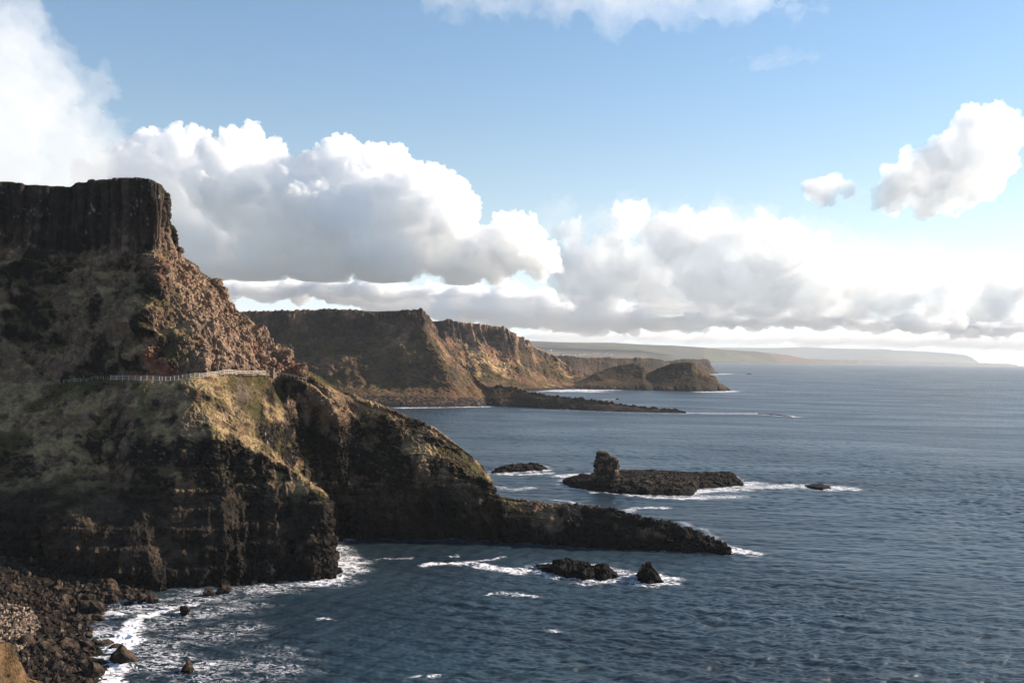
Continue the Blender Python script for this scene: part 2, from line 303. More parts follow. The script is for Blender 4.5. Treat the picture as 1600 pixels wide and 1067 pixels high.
# ================================================================ far cliffs of the bay, each a closed ridge with its own distance
def ridge(name, label, cols, nr, nu, nv, sc_, rockrows, wet_z=4, seed=0, mat=None, tint=1.0, shore=None, gramt=1.0, back=(.9, 0), lit=0.0, fine=1.0, flat_back=False):
    B, tr, tc = net(cols, nr, nu, nv, back=back)
    if flat_back:
        pass
    t = tr[:, None]+np.zeros((1, nu)); sl = np.concatenate([[0], np.cumsum(np.linalg.norm(np.diff(B[nv//2], axis=0), axis=1))])[None, :]+np.zeros((nv, 1))
    n0 = normals(B); vis = sm(t, .8, 1.1)*(1-.8*np.exp(-((t-1)/.10)**2)); lowz = sm(B[..., 2], 0, 32)
    D = sc_*(1.1*fbm(B/(sc_*22), 3, seed)+(.4+lit)*ridged(np.stack([sl/(sc_*16), B[..., 2]/(sc_*50), sl*0], -1), 3, seed+3))*(.15+.85*lowz)
    B = B+n0*(D*vis)[..., None]; n1 = normals(B); steep = 1-sm(np.abs(blur(n1, 2)[..., 2]), .35, .7)
    rr = np.zeros_like(t)
    for a, b in rockrows: rr = np.maximum(rr, (1 if a < 2 else .4)*sm(t, a-.15, a+.1)*(1-sm(t, b-.1, b+.15)))
    D = sc_*rr*((.35 if name[0] == 'p' else .8)*ridged(np.stack([sl/(sc_*3), B[..., 2]/(sc_*14), sl*0+5], -1), 3, seed+7))+sc_*fine*.5*fbm(B/(sc_*3), 3, seed+11)*(.2+.8*lowz)+.25*sc_*ridged(B/(sc_*1.3), 2, seed+15)*(.3+.7*lowz)
    B = B+n1*(D*vis)[..., None]; nb = blur(normals(B), 1); nz = np.abs(nb[..., 2]); z = B[..., 2]
    q1 = fbm(B/(sc_*16), 4, seed+20); q2 = fbm(B/(sc_*4), 4, seed+24)
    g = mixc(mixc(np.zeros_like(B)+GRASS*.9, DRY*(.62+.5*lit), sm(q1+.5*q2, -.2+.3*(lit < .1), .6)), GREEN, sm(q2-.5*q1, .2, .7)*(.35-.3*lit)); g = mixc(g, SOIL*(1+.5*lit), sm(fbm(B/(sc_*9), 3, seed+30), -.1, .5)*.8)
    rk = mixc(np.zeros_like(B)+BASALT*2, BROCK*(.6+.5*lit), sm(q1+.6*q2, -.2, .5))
    gm = sm(nz+.2*q2, .45, .72)*gramt*(1-.85*rr); col = mixc(rk, g, gm)
    fl = sm(fbm(B/(sc_*2.2), 3, seed+33)+.4*q1, .62, .9)*rr; col = mixc(col, LICH*.7, fl*.5)
    if shore:
        a, b = shore; fz = sm(t, a-.1, a+.15)*(1-sm(t+.25*q2, b, b+.15)); col = mixc(col, mixc(np.zeros_like(B)+SOIL*.9, GRASS*1.5, sm(q2+.3*q1, -.1, .4)), fz*.6)
        dk = sm(tc, 10.5, 12)[None, :]+0*t if len(cols) > 17 else 0*t; col = mixc(col, np.array([.030, .022, .017]), dk*.8)
        st = sm(fbm(B/sc_, 3, seed+44), .0, .5); fz = sm(t+.25*q2, b, b+.1); col = mixc(col, mixc(np.zeros_like(B)+WET*1.3, BROCK*.5, st), fz)
    col = mixc(col, WET*1.5, 1-sm(z+sc_*.8*q2, wet_z*.4, wet_z))*tint*np.array([1.06, .96, .92])
    me = mesh_from(name, B.reshape(-1, 3), gridq(nv, nu), {'col': np.clip(col, 0, 1).reshape(-1, 3)})
    return tag(link(name, me, mat or M_FAR), label, name.replace('_', ' '), kind='structure'), B, t
bay = [
 {1:(300,489,135),2:(300,525,122),3:(300,565,92),4:(300,602,62),5:(300,617,25),6:(300,632,None)},
 {1:(380,487,132),2:(382,522,122),3:(385,565,92),4:(388,602,62),5:(390,617,25),6:(390,632,None)},
 {1:(450,486,130),2:(452,522,120),3:(454,565,90),4:(456,602,60),5:(460,617,25),6:(460,633,None)},
 {1:(520,484,132),2:(520,523,120),3:(521,565,88),4:(523,602,58),5:(525,618,24),6:(525,634,None)},
 {1:(590,486,130),2:(590,525,118),3:(592,567,86),4:(595,604,52),5:(597,618,22),6:(600,635,None)},
 {1:(635,485,128),2:(638,523,114),3:(645,567,80),4:(650,604,48),5:(650,619,22),6:(650,636,None)},
 {1:(657,487,124),2:(667,520,105),3:(688,565,62),4:(702,604,34),5:(704,620,18),6:(706,636,None)},
 {1:(668,503,136),2:(682,532,118),3:(712,575,80),4:(728,606,40),5:(730,621,18),6:(732,635,None)},
 {1:(686,530,140),2:(698,545,125),3:(722,580,92),4:(742,607,44),5:(745,622,18),6:(748,635,None)},
 {1:(712,556,135),3:(735,588,95),4:(752,609,42),5:(756,622,18),6:(760,634,None)},
 {1:(735,583,110),3:(748,596,80),4:(764,612,36),5:(768,623,16),6:(772,634,None)},
 {1:(756,603,62),4:(775,614,30),5:(778,624,14),6:(780,635,None)},
 {1:(800,606,45),4:(805,616,25),5:(808,626,12),6:(810,636,None)},
 {1:(832,615,34),4:(840,622,18),5:(846,630,9),6:(850,638,None)},
 {1:(880,620,26),4:(885,627,15),5:(890,633,7),6:(893,640,None)},
 {1:(945,628,18),4:(948,634,10),5:(950,638,5),6:(952,642.5,None)},
 {1:(1010,636.5,10),4:(1012,639,6),5:(1013,641,3),6:(1015,643.8,None)},
 {1:(1060,642,5),4:(1060,643,3),6:(1061,645,None)},
 {1:(1072,644.3,1),6:(1072,645.2,None)}]
bayo, BB, BT = ridge('bay_cliff', 'dark bay cliff with grassy scree and low dark causeway spit', bay, 6, 800, 360, 3.0, [(1, 1.7)], 3.0, 100, tint=1.12, fine=1.3, shore=(4.15, 5.05))
mid = [
 {1:(600,500,170),2:(600,528,155),3:(600,570,100),4:(600,596,55),5:(600,606,15),6:(600,611,None)},
 {1:(672,501,168),2:(672,528,155),3:(672,570,100),4:(672,597,50),5:(672,606,15),6:(672,611,None)},
 {1:(705,502,165),2:(706,530,150),3:(708,572,95),4:(710,598,48),5:(710,606,15),6:(710,611,None)},
 {1:(745,506,158),2:(747,534,142),3:(752,574,90),4:(756,599,46),5:(756,606,15),6:(756,611,None)},
 {1:(790,514,148),2:(793,540,132),3:(800,575,85),4:(806,600,44),5:(806,606,15),6:(806,611,None)},
 {1:(806,527,148),2:(811,546,130),3:(822,577,88),4:(832,600,42),5:(835,606,15),6:(838,611,None)},
 {1:(828,539,148),2:(834,553,130),3:(846,580,90),4:(858,600,40),5:(862,605,14),6:(866,609,None)},
 {1:(862,553,150),2:(866,563,130),3:(875,584,90),4:(884,600,38),5:(888,604,14),6:(892,608,None)},
 {1:(888,571,140),3:(896,588,90),4:(904,600,36),5:(908,604,12),6:(912,608,None)},
 {1:(918,586,110),3:(922,593,75),4:(926,600,34),5:(930,604,12),6:(934,608,None)},
 {1:(940,592,85),4:(944,601,30),5:(946,604,12),6:(948,608,None)},
 {1:(985,592,85),4:(985,601,30),5:(985,604,12),6:(985,608,None)}]
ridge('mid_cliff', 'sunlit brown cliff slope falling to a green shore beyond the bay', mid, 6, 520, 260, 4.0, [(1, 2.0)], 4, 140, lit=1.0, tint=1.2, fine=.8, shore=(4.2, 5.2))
pt = [
 {1:(895,598,60),3:(896,601,35),4:(897,604,14),5:(898,608,None)},
 {1:(915,591,75),3:(917,598,40),4:(918,603,14),5:(920,608.5,None)},
 {1:(935,580,95),2:(938,586,75),3:(940,595,45),4:(942,603,14),5:(944,609,None)},
 {1:(960,573,105),2:(962,581,85),3:(964,593,48),4:(966,603,14),5:(968,609,None)},
 {1:(990,569,108),2:(992,579,85),3:(994,592,48),4:(996,603,14),5:(998,609.5,None)},
 {1:(1003,574,105),2:(1004,582,80),3:(1006,594,48),4:(1008,603,14),5:(1010,610,None)},
 {1:(1014,583,95),2:(1015,589,75),3:(1018,597,45),4:(1020,604,14),5:(1022,610,None)},
 {1:(1030,576,90),2:(1032,584,70),3:(1034,595,42),4:(1036,604,13),5:(1038,610.5,None)},
 {1:(1055,567,85),2:(1056,578,66),3:(1058,592,40),4:(1060,603,12),5:(1062,611,None)},
 {1:(1079,566,80),2:(1080,577,60),3:(1082,592,36),4:(1084,603,10),5:(1086,611.5,None)},
 {1:(1091,573,75),2:(1092,582,54),3:(1094,594,30),4:(1096,604,8),5:(1098,611.5,None)},
 {1:(1107,584,60),2:(1108,590,40),3:(1109,597,20),4:(1110,605,6),5:(1112,611.5,None)},
 {1:(1119,589,40),2:(1120,594,22),3:(1121,600,10),4:(1121,606,4),5:(1122,611,None)},
 {1:(1122,597,16),3:(1124,602,8),5:(1126,611,None)},
 {1:(1133,603,8),3:(1133,605,4),5:(1135,610.5,None)},
 {1:(1141,609,2),5:(1142,610.5,None)}]
ridge('grassy_headland', 'low grassy double mounded headland ending in dark rocks', pt, 5, 460, 200, 3.4, [(4.0, 5)], 5, 180, tint=.45, fine=.5)
pl = [
 {1:(800,556,60),2:(800,575,35),3:(800,592,None)},
 {1:(860,556,60),2:(862,575,35),3:(862,592,None)},
 {1:(935,560,60),2:(936,575,35),3:(936,591,None)},
 {1:(990,560,60),2:(991,575,30),3:(991,590,None)},
 {1:(1030,561,60),2:(1032,574,35),3:(1036,589,None)},
 {1:(1040,565,140),2:(1044,577,120),3:(1050,588,None)},
 {1:(1062,562,140),2:(1064,573,80),3:(1070,587,None)},
 {1:(1090,561.5,100),2:(1092,572,60),3:(1096,585,None)},
 {1:(1104,562,90),2:(1106,571,50),3:(1110,584.5,None)},
 {1:(1107,567,60),2:(1110,574,30),3:(1114,584,None)},
 {1:(1112,573,30),2:(1115,578,15),3:(1119,583.8,None)},
 {1:(1118,581,8),3:(1123,583.6,None)}]
_, GB, GT = ridge('plateau_cliff', 'dark level topped sea cliff behind the grassy headland', pl, 3, 420, 120, 5.0, [(1, 3)], 5, 220, tint=.5)

# ================================================================ distant country: plateau, fields, low coast, far hill
def land(pa, pb, name, label):
    rows = []
    # (px, [ (py or z, d) ... ]) front edge joins the plateau cliff, then rises inland
    front = [(600,557),(800,557),(860,556.5),(935,560),(990,560),(1030,561),(1062,562),(1102,562.3),(1104,562.5)]
    nu, nv = 420, 220; V = np.zeros((nv, nu, 3)); col = np.zeros((nv, nu, 3))
    px = np.linspace(pa, pb, nu)
    crest = np.interp(px, [620,760,820,870,905,960,1000,1050,1100,1130,1180,1230,1262,1275], [530,531,532,534,535,536,538.5,540,543,546,549,555,561,564])
    coastpx = 1108
    for j in range(nv):
        f = j/(nv-1)
        dn = np.interp(px, [620, 1000, 1040, 1101], [2400, 2500, 5000, 8500]) if pb < 1120 else np.interp(px, [1000, 1275], [9000, 12500]); df = np.interp(px, [620, 1100, 1275], [9500, 11500, 13000])
        d = dn+(df-dn)*f
        a, b = ab(px, crest); zc = H+b*df
        zf = np.interp(px, [620, 1000, 1060], [42, 40, 27]) if pb < 1120 else np.full(nu, -4.)
        z = zf+(zc-zf)*(f**2.6)
        V[j, :, 0] = a*d; V[j, :, 1] = d; V[j, :, 2] = z
    cl = sm(np.linspace(0, 1, nv), 0, .12)[:, None]
    V[..., 2] += cl*(7*fbm(V/1500, 3, 300)+5*np.abs(noise3(V/np.array([900, 700, 900]), 304)))*sm(V[..., 2], -2, 60)
    # fields: voronoi-like patches
    pts = rng.uniform([-1, 0], [1, 1], (260, 2)); cc = rng.random(260)
    A0 = V[..., 0]/V[..., 1]; f0 = np.log(V[..., 1]/2400)/1.7
    wx = A0*3.2+.03*noise3(V/400, 310); wy = f0+.02*noise3(V/300, 311)
    Pt = pts*np.array([2.2, 1.05]); d2 = ((wx[..., None]-Pt[:, 0])*1.0)**2+((wy[..., None]-Pt[:, 1])*5)**2
    k = cc[d2.argmin(-1)]
    pal = np.array([[.070, .050, .034], [.14, .098, .066], [.055, .058, .024], [.034, .030, .019], [.10, .064, .046], [.020, .019, .014]])
    col = pal[np.minimum((k*6).astype(int), 5)]
    dd = np.sort(d2, -1)[..., :2]; hedge = 1-sm(np.sqrt(dd[..., 1])-np.sqrt(dd[..., 0]), .006, .02); col = mixc(col, np.array([.04, .045, .025]), hedge*.6)
    ppx, ppy = proj(V); wd = sm(noise3(V/300, 320)*2.2+2.6-np.abs(ppy-548.3), .0, .8)*(1-sm(ppx, 955, 963)); col = mixc(col, np.array([.018, .018, .014]), wd*.9)
    wd = sm(fbm(V/np.array([700, 1500, 900]), 3, 324), .15, .35)*sm(f0*0+ppy*-1, -546, -541); col = mixc(col, np.array([.02, .022, .016]), wd*.8)
    me = mesh_from(name, V.reshape(-1, 3), gridq(nv, nu), {'col': col.reshape(-1, 3)})
    tag(link(name, me, M_LAND), label, 'land', kind='structure')
    # dark wooded step (escarpment) on the left of the fields
    return V
LV = land(620, 1101, 'distant_land', 'patchwork farmland rolling up to a low skyline'); land(1040, 1275, 'coastal_hills', 'low farmed hills above the far bluffs')
def strip(name, label, pts, thick, base_z, colr, seed, nu=300, nv=40, jag=.1, dth=900):
    """a long low hill: pts = (px, py_crest, d); front falls to the sea"""
    px = np.linspace(pts[0][0], pts[-1][0], nu); py = np.interp(px, [p[0] for p in pts], [p[1] for p in pts]); d = np.interp(px, [p[0] for p in pts], [p[2] for p in pts])
    a, b = ab(px, py); z = np.maximum(H+b*d, 1); f = np.linspace(0, 1, nv)[:, None]
    V = np.zeros((nv, nu, 3)); prof = np.where(f < .5, (f*2)**.6, 1-((f-.5)*2)**1.5)
    dd = d[None]-dth*(1-f*2); V[..., 0] = a*d+0*f; V[..., 1] = dd; V[..., 2] = base_z+(z-base_z)*prof
    V[..., 0] = (a*d)*(dd/d); V[..., 2] = H+(V[..., 2]-H)*1.0
    nse = fbm(V/np.array([dth*.8, dth*.8, dth*.4]), 4, seed); V[..., 2] += jag*nse*(z-base_z)*prof
    q = fbm(V/(dth*.3), 4, seed+5); col = mixc(np.zeros_like(V)+np.array(colr), np.array(colr)*.45, sm(q, -.1, .5))
    me = mesh_from(name, V.reshape(-1, 3), gridq(nv, nu), {'col': col.reshape(-1, 3)})
    return tag(link(name, me, M_LAND), label, name.replace('_', ' '), kind='structure')
strip('coastal_bluff', 'far bluffs dropping to the sea right of the plateau', [(1060,553,11500),(1106,553,11500),(1135,552,11800),(1165,554,12000),(1200,556.5,12500),(1225,558,13000),(1262,560.8,14000),(1300,562,15000),(1340,563,16500)], 0, -6, (.085,.065,.045), 330, 300, 60, .12, 500)
strip('low_coast', 'low brown coastline under the far blue hill', [(1230,560,19000),(1290,561,19500),(1400,564.2,21000),(1440,565.3,22000),(1500,566.6,23000),(1545,567.6,24000),(1578,568.6,25000),(1590,570.4,25500)], 0, -8, (.10,.075,.06), 340, 260, 30, .15, 500)
strip('far_hill', 'long pale blue hill with a steep seaward end on the horizon', [(900,545,33000),(1080,545,33000),(1130,542.5,33000),(1200,543.5,33000),(1260,542.5,33000),(1330,544.6,33000),(1380,545.2,33000),(1400,547.5,33000),(1440,548.5,33000),(1480,551.5,33000),(1508,554.5,33000),(1518,558,33000),(1527,565,33000),(1532,568.5,33000)], 0, -10, (.08,.08,.06), 350, 320, 30, .015, 1500)
print('land', round(time.time()-T0, 1))

# ================================================================ rocks, sea stack, boulders
M_ROCK = ground_mat('sea_rock', .5, 3.0, .35, .85, .07)
def rock_mesh(name, seed, base=(.017, .014, .012), top=(.075, .052, .038), sub=4, wet=None, lich=0.0, cuts=9):
    rr = np.random.default_rng(seed); bm = bmesh.new(); bmesh.ops.create_icosphere(bm, subdivisions=sub, radius=1)
    V = np.array([v.co[:] for v in bm.verts]); T = np.array([[v.index for v in f.verts] for f in bm.faces]); bm.free()
    for k in range(cuts):
        n = rr.normal(size=3); n /= np.linalg.norm(n); dcut = rr.uniform(.45, .8); s = V@n; V = V-np.outer(np.maximum(s-dcut, 0)*.92, n)
    nn = V/np.linalg.norm(V, axis=1)[:, None]; V = V+nn*(.10*fbm(V*1.8, 3, seed)+.05*ridged(V*4, 2, seed+2))[:, None]
    q = fbm(V*2.2, 4, seed+4); col = mixc(np.zeros_like(V)+np.array(base), np.array(top), sm(q+.5*nn[:, 2], -.1, .8))
    if lich: col = mixc(col, LICH, sm(fbm(V*5, 3, seed+9), .5, .8)*lich)
    return mesh_from(name, V, T, {'col': col}, smooth=False)
SHORE = []                                              # (x, y, strength, width) samples for foam
def islet(name, label, cat, outline, hfun, seed, nu=260, nv=60, dark=1.0, group=None, jag=1.0):
    """flat-topped sea rock: outline of (px, py_front, py_back) at the water; hfun(px) = height in metres"""
    px0, px1 = outline[0][0], outline[-1][0]; u = np.linspace(0, 1, nu); px = px0+(px1-px0)*(u-.03*np.sin(4*math.pi*u)*0)
    o = np.array(outline); fr = np.interp(px, o[:, 0], o[:, 1]); bk = np.interp(px, o[:, 0], o[:, 2]); hh = np.interp(px, o[:, 0], o[:, 3])
    Fp = np.array([PW(x, y) for x, y in zip(px, fr)]); Bp = np.array([PW(x, y) for x, y in zip(px, bk)])
    s = np.linspace(0, 1, nv)[:, None]; prof = np.clip(np.minimum(s/.16, (1-s)/.22), 0, 1); prof = prof**.4
    V = Fp[None]*(1-s[..., None])+Bp[None]*s[..., None]; V[..., 2] = -1.6+(hh[None]*.78+1.6)*prof
    tilt = 1-.25*s; V[..., 2] = np.where(V[..., 2] > 0, V[..., 2]*tilt, V[..., 2])
    V[0, :, 2] = -3; V[-1, :, 2] = -3
    q = fbm(V/5, 4, seed); V[..., 2] += (.7*q+.5*ridged(V/1.6, 3, seed+3))*prof*np.clip(hh, .5, 3)[None]*.16*jag
    V[..., 1] += 1.1*jag*fbm(V/4+9, 3, seed+5)*prof*min(1, .3+nu/400); V[..., 0] += .9*fbm(V/3+4, 3, seed+7)*prof
    zc = V[..., 2]; col = mixc(np.zeros_like(V)+WET, BASALT*1.5, sm(zc+.6*q, .8, 2.6)); col = mixc(col, BROCK*.75, sm(zc+q, 2.2, 4.5)*sm(fbm(V/3, 3, seed+11), -.1, .5)*.7)*dark
    col = col*.6; ob = link(name, mesh_from(name, V.reshape(-1, 3), gridq(nv, nu), {'col': col.reshape(-1, 3)}, smooth=jag < 1.5), M_ROCK); tag(ob, label, cat, group)
    for k in range(0, nu, 6):
        SHORE.append((Fp[k, 0], Fp[k, 1], .8, 2.2)); SHORE.append((Bp[k, 0], Bp[k, 1], .7, 2.5))
    return ob
islet('rock_platform', 'long flat black rock platform that carries the sea stack', 'rock platform',
      [(880,756,752,1.0),(893,762,747,2.6),(925,767,744,3.6),(960,771,741,4.4),(1010,774,739,4.6),(1060,775,740,4.4),(1083,774,742,4.0),(1092,764,743,3.8),(1140,761,744,3.8),(1152,760,748,2.2),(1160,759,755,.8)], None, 400, 460, 110, jag=1.7)
islet('sea_rock', 'low black rock lying in white surf right of the platform', 'rock', [(1259,762,759,.4),(1268,764,757,1.1),(1285,766,757,1.2),(1298,764,760,.4)], None, 410, 90, 30)
islet('sea_rock', 'low jagged reef between the ridge end and the stack platform', 'rock', [(768,740,737,.5),(785,739,731,2.0),(800,738,729,2.4),(830,737,728,2.2),(845,736,728,1.8),(855,734,731,.4)], None, 420, 150, 36, jag=3.2)
islet('sea_rock', 'jagged dark reef close in front of the low spit', 'rock', [(840,890,886,.5),(860,897,884,1.3),(885,902,882,2.7),(908,906,885,2.9),(925,907,886,2.1),(945,906,888,2.2),(958,904,892,1.1),(965,902,897,.3)], None, 430, 200, 50, jag=3.2)
islet('sea_rock', 'blocky dark rock alone in the water right of the jagged reef', 'rock', [(996,909,900,.8),(1000,912,896,3.2),(1015,914,896,3.3),(1022,913,898,2.2),(1028,912,902,1.0),(1036,911,907,.4)], None, 440, 90, 44, jag=3.2)
islet('sea_rock', 'thin awash reef at the far end of the causeway swell', 'rock', [(1184,646.6,645.8,.2),(1200,647.6,646.6,.7),(1222,649.8,648.8,.6),(1236,651.6,650.8,.2)], None, 450, 90, 20)
islet('sea_rock', 'tiny black rock off the far headland', 'rock', [(1167,584.9,584,.5),(1170,585,583.6,3.2),(1174,584.9,584,.5)], None, 455, 30, 14)
islet('sea_rock', 'small black skerry behind the causeway spit', 'rock', [(962,624.6,623.8,.4),(965,624.8,623.2,2.0),(968,624.6,623.8,.4)], None, 456, 30, 14)
islet('sea_rock', 'small black skerry in front of the causeway spit', 'rock', [(880,639.8,638.8,.4),(884,640,638.4,2.0),(889,639.8,638.8,.4)], None, 457, 30, 14)
def stack():
    base = PW(949, 752, 3.4); m_per = base[1]/F; nv, nu = 120, 150
    rows = [(756, 931, 967), (748, 930, 967), (742, 932.5, 966), (738, 930, 966.5), (726, 930, 966), (719, 932, 965.5), (714, 933.5, 961), (712.5, 934, 953), (709.5, 933, 950.5), (706, 934, 949.5)]
    z = np.array([(P(949, r[0], base[1]+2))[2] for r in rows]); l = np.array([P(r[1], r[0], base[1]+2)[0] for r in rows]); rgt = np.array([P(r[2], r[0], base[1]+2)[0] for r in rows])
    z[0] -= 2; f = np.linspace(0, 1, nv); zz = np.interp(f, np.linspace(0, 1, len(rows)), z); ll = np.interp(zz, z, l); r2 = np.interp(zz, z, rgt)
    th = np.linspace(0, 2*math.pi, nu, endpoint=False); ct, st = np.cos(th), np.sin(th); p = 5
    rad = (np.abs(ct)**p+np.abs(st)**p)**(-1/p)
    V = np.zeros((nv, nu, 3)); cx = (ll+r2)/2; hw = (r2-ll)/2
    V[..., 0] = cx[:, None]+hw[:, None]*(rad*ct)[None]; V[..., 1] = base[1]+4+np.minimum(hw, 4)[:, None]*1.05*(rad*st)[None]; V[..., 2] = zz[:, None]
    nrm = np.stack([ct, st, 0*ct], -1)[None]; k = np.floor(zz/1.7+.3)
    lay = (hashf(k, 2)-.5)*.5; fr = zz/1.7+.3-k
    D = .55*ridged(V/2.4, 3, 470)+.35*fbm(V/1.0, 3, 474)+(lay*1.6-.55*(np.abs(fr-.5)*2)**5)[:, None]
    V = V+nrm*D[..., None]*.8*sm(f, 1.02, .9)[:, None, None]
    c = V[-1].mean(0); cap = [V[-1]*(1-s)+c*s+np.array([0, 0, .15*math.sin(s*3)]) for s in (.3, .6, .9, 1)]; V = np.concatenate([V, np.array(cap)])
    n = V.shape[0]; i = np.arange(n*nu, dtype=np.int32).reshape(n, nu); j = np.roll(i, -1, 1)
    Q = np.stack([i[:-1], j[:-1], j[1:], i[1:]], -1).reshape(-1, 4)
    q = fbm(V/2.2, 4, 480); col = mixc(np.zeros_like(V)+BASALT*1.5, BROCK*.9, sm(q+.4*fbm(V/np.array([6, 6, .8]), 2, 485), -.1, .5)); col = mixc(col, DRY*.6, sm(V[..., 2]-z[-1]+1.2, 0, 1)*.6)
    tag(link('sea_stack', mesh_from('sea_stack', V.reshape(-1, 3), Q, {'col': col.reshape(-1, 3)}, smooth=False), M_ROCK), 'squat layered rock stack rising from the flat black platform', 'sea stack')
stack()

ROCKS = [rock_mesh('boulder_rock', 500+i, sub=4 if i < 3 else 3) for i in range(7)]
def boulder(x, y, z, s, label='dark basalt boulder among the jumble on the shore under the cliff', grp='boulders strewn along the foot of the cliff', k=None):
    k = random.randrange(7) if k is None else k
    o = bpy.data.objects.new('boulder', ROCKS[k]); sc.collection.objects.link(o)
    if not ROCKS[k].materials: ROCKS[k].materials.append(M_ROCK)
    o.location = (x, y, z); o.rotation_euler = (random.uniform(-.5, .5), random.uniform(-.5, .5), random.uniform(0, 6.28))
    e = np.array([random.uniform(.75, 1.25), random.uniform(.75, 1.2), random.uniform(.6, 1.0)])
    o.scale = tuple(s*e); return tag(o, label, 'boulder', grp)
# beach under the cliff: sloping sheet of dark ground that carries the boulders
WLB = [(118,985),(150,962),(165,950),(190,940),(235,928),(300,915)]
def shore_x(Y):
    # world x of the water's edge for each distance
    py = np.array([1100, 1067, 1040, 1010, 985, 960, 945, 935, 925]); px = np.array([165, 160, 150, 150, 125, 140, 160, 190, 235])
    W = np.array([PW(a, b) for a, b in zip(px, py)]); return np.interp(Y, W[:, 1], W[:, 0])
def beach():
    Y = np.linspace(95, 215, 240)[:, None]+np.zeros((1, 160)); s = np.linspace(-8, 75, 160)[None]+np.zeros((240, 1))
    X = shore_x(Y)-s; Z = np.where(s < 0, s*.18, s*.10)+.45*fbm(np.stack([X/6, Y/6, X*0], -1), 4, 520)
    Z += sm(s, 18, 60)*6
    V = np.stack([X, Y, Z], -1); q = fbm(V/2, 4, 525); Z += .28*ridged(np.stack([X/1.6, Y/1.6, X*0], -1), 3, 523); V[..., 2] = Z; col = mixc(np.zeros_like(V)+BASALT*.8, BROCK*.22, sm(q, 0, .6)); col = mixc(col, WET, 1-sm(Z+.5*q, .2, 1.4))
    tag(link('shore', mesh_from('shore', V.reshape(-1, 3), gridq(240, 160)[:, ::-1], {'col': col.reshape(-1, 3)}), M_ROCK), 'dark rocky ground sloping from the cliff foot into the sea', 'shore', kind='structure')
    def zs(x, y):
        s = shore_x(y)-x; i = int(np.clip((y-95)/120*239, 0, 239)); j = int(np.clip((s+8)/83*159, 0, 159)); return float(Z[i, j])
    return zs
zshore = beach()
n = 0; tries = 0; placed = []
while n < 276 and tries < 9000:
    tries += 1; y = random.uniform(138, 203); s = random.triangular(-9, 34, 2); x = float(shore_x(y))-s
    pa = proj(np.array([x, y, 1.0]))
    if not (-15 < pa[0] < 420 and pa[1] < 1090): continue
    if pa[0] < 62 and 935 < pa[1] < 1010: continue
    size = random.choice([.35, .45, .5, .6, .65, .75, .85, 1.0, 1.3, 1.7])*(.9 if s < 0 else 1)
    if any((x-a)**2+(y-b)**2 < (.62*(size+c))**2 for a, b, c in placed): continue
    if s < -5 and random.random() < .5: continue
    z = zshore(x, y) if s > -8 else -.6
    boulder(x, y, z+size*.12, size); placed.append((x, y, size)); n += 1
    if s < 1: SHORE.append((x, y, .35, 1.2))
for px, py, s, lab in [(152,952,2.7,'tall pale faced boulder standing at the water edge below the cliff'),(100,945,2.6,'pointed pale boulder near the cliff foot left of the tall one'),(84,948,2.4,'rounded grey boulder left of the pointed one near the cliff foot'),
                       (196,1029,3.2,'big brown boulder with surf breaking over it'),(45,1012,3.4,'big dark boulder just above the grassy knoll'),(150,1050,2.6,'large angular boulder low on the shore beside the foam'),(288,954,2.0,'dark boulder awash in foam lace off the cliff foot'),
                       (293,1042,1.6,'brown boulder alone in the foam farthest from the shore'),(120,966,1.5,'small pale boulder before the tall standing one'),(222,936,2.3,'grey boulder leaning on the cliff foot'),(326,925,1.7,'low brown boulder at the base of the sunlit rib'),
                       (350,922,2.0,'square boulder at the cliff base beside the surf'),(240,937,1.8,'brown boulder touching the surf below the cliff'),(62,1035,2.2,'rounded boulder right of the grassy knoll'),(105,1010,2.4,'squat brown boulder in the middle of the jumble'),(96,1052,2.2,'smooth dark boulder at the lower end of the jumble')]:
    w3 = PW(px, py, .6); s *= .74; boulder(w3[0], w3[1], .3+s*.2, s, lab, None, k=random.randrange(3)); SHORE.append((w3[0], w3[1], .7 if px > 140 else 0, s*1.1))
# shingle bank: uncountable cobbles
def shingle():
    Vs, Ts, Cs = [], [], []; bm = bmesh.new(); bmesh.ops.create_icosphere(bm, subdivisions=1, radius=1)
    v0 = np.array([v.co[:] for v in bm.verts]); f0 = np.array([[v.index for v in f.verts] for f in bm.faces]); bm.free(); off = 0
    for k in range(2600):
        px = random.uniform(-60, 60); py = random.uniform(938, 1012)
        if px > 30+30*math.sin((py-930)/26): continue
        w3 = PW(px, py, 2.0); s = random.uniform(.16, .42)
        zz = zshore(w3[0], w3[1]); V = v0*s*np.random.default_rng(k).uniform(.6, 1.3, 3)*(1+.25*np.random.default_rng(k+1).normal(size=(len(v0), 1)))
        Vs.append(V+np.array([w3[0], w3[1], max(zz, 1.2)+.1])); Ts.append(f0+off); off += len(v0); c = random.uniform(.7, 1.3); Cs.append(np.tile(np.array([.24, .175, .13])*c, (len(v0), 1)))
    tag(link('pebbles', mesh_from('pebbles', np.concatenate(Vs), np.concatenate(Ts), {'col': np.concatenate(Cs)}, smooth=False), M_ROCK), 'bank of pale brown shingle at the left end of the shore', 'pebbles', kind='stuff')
shingle()
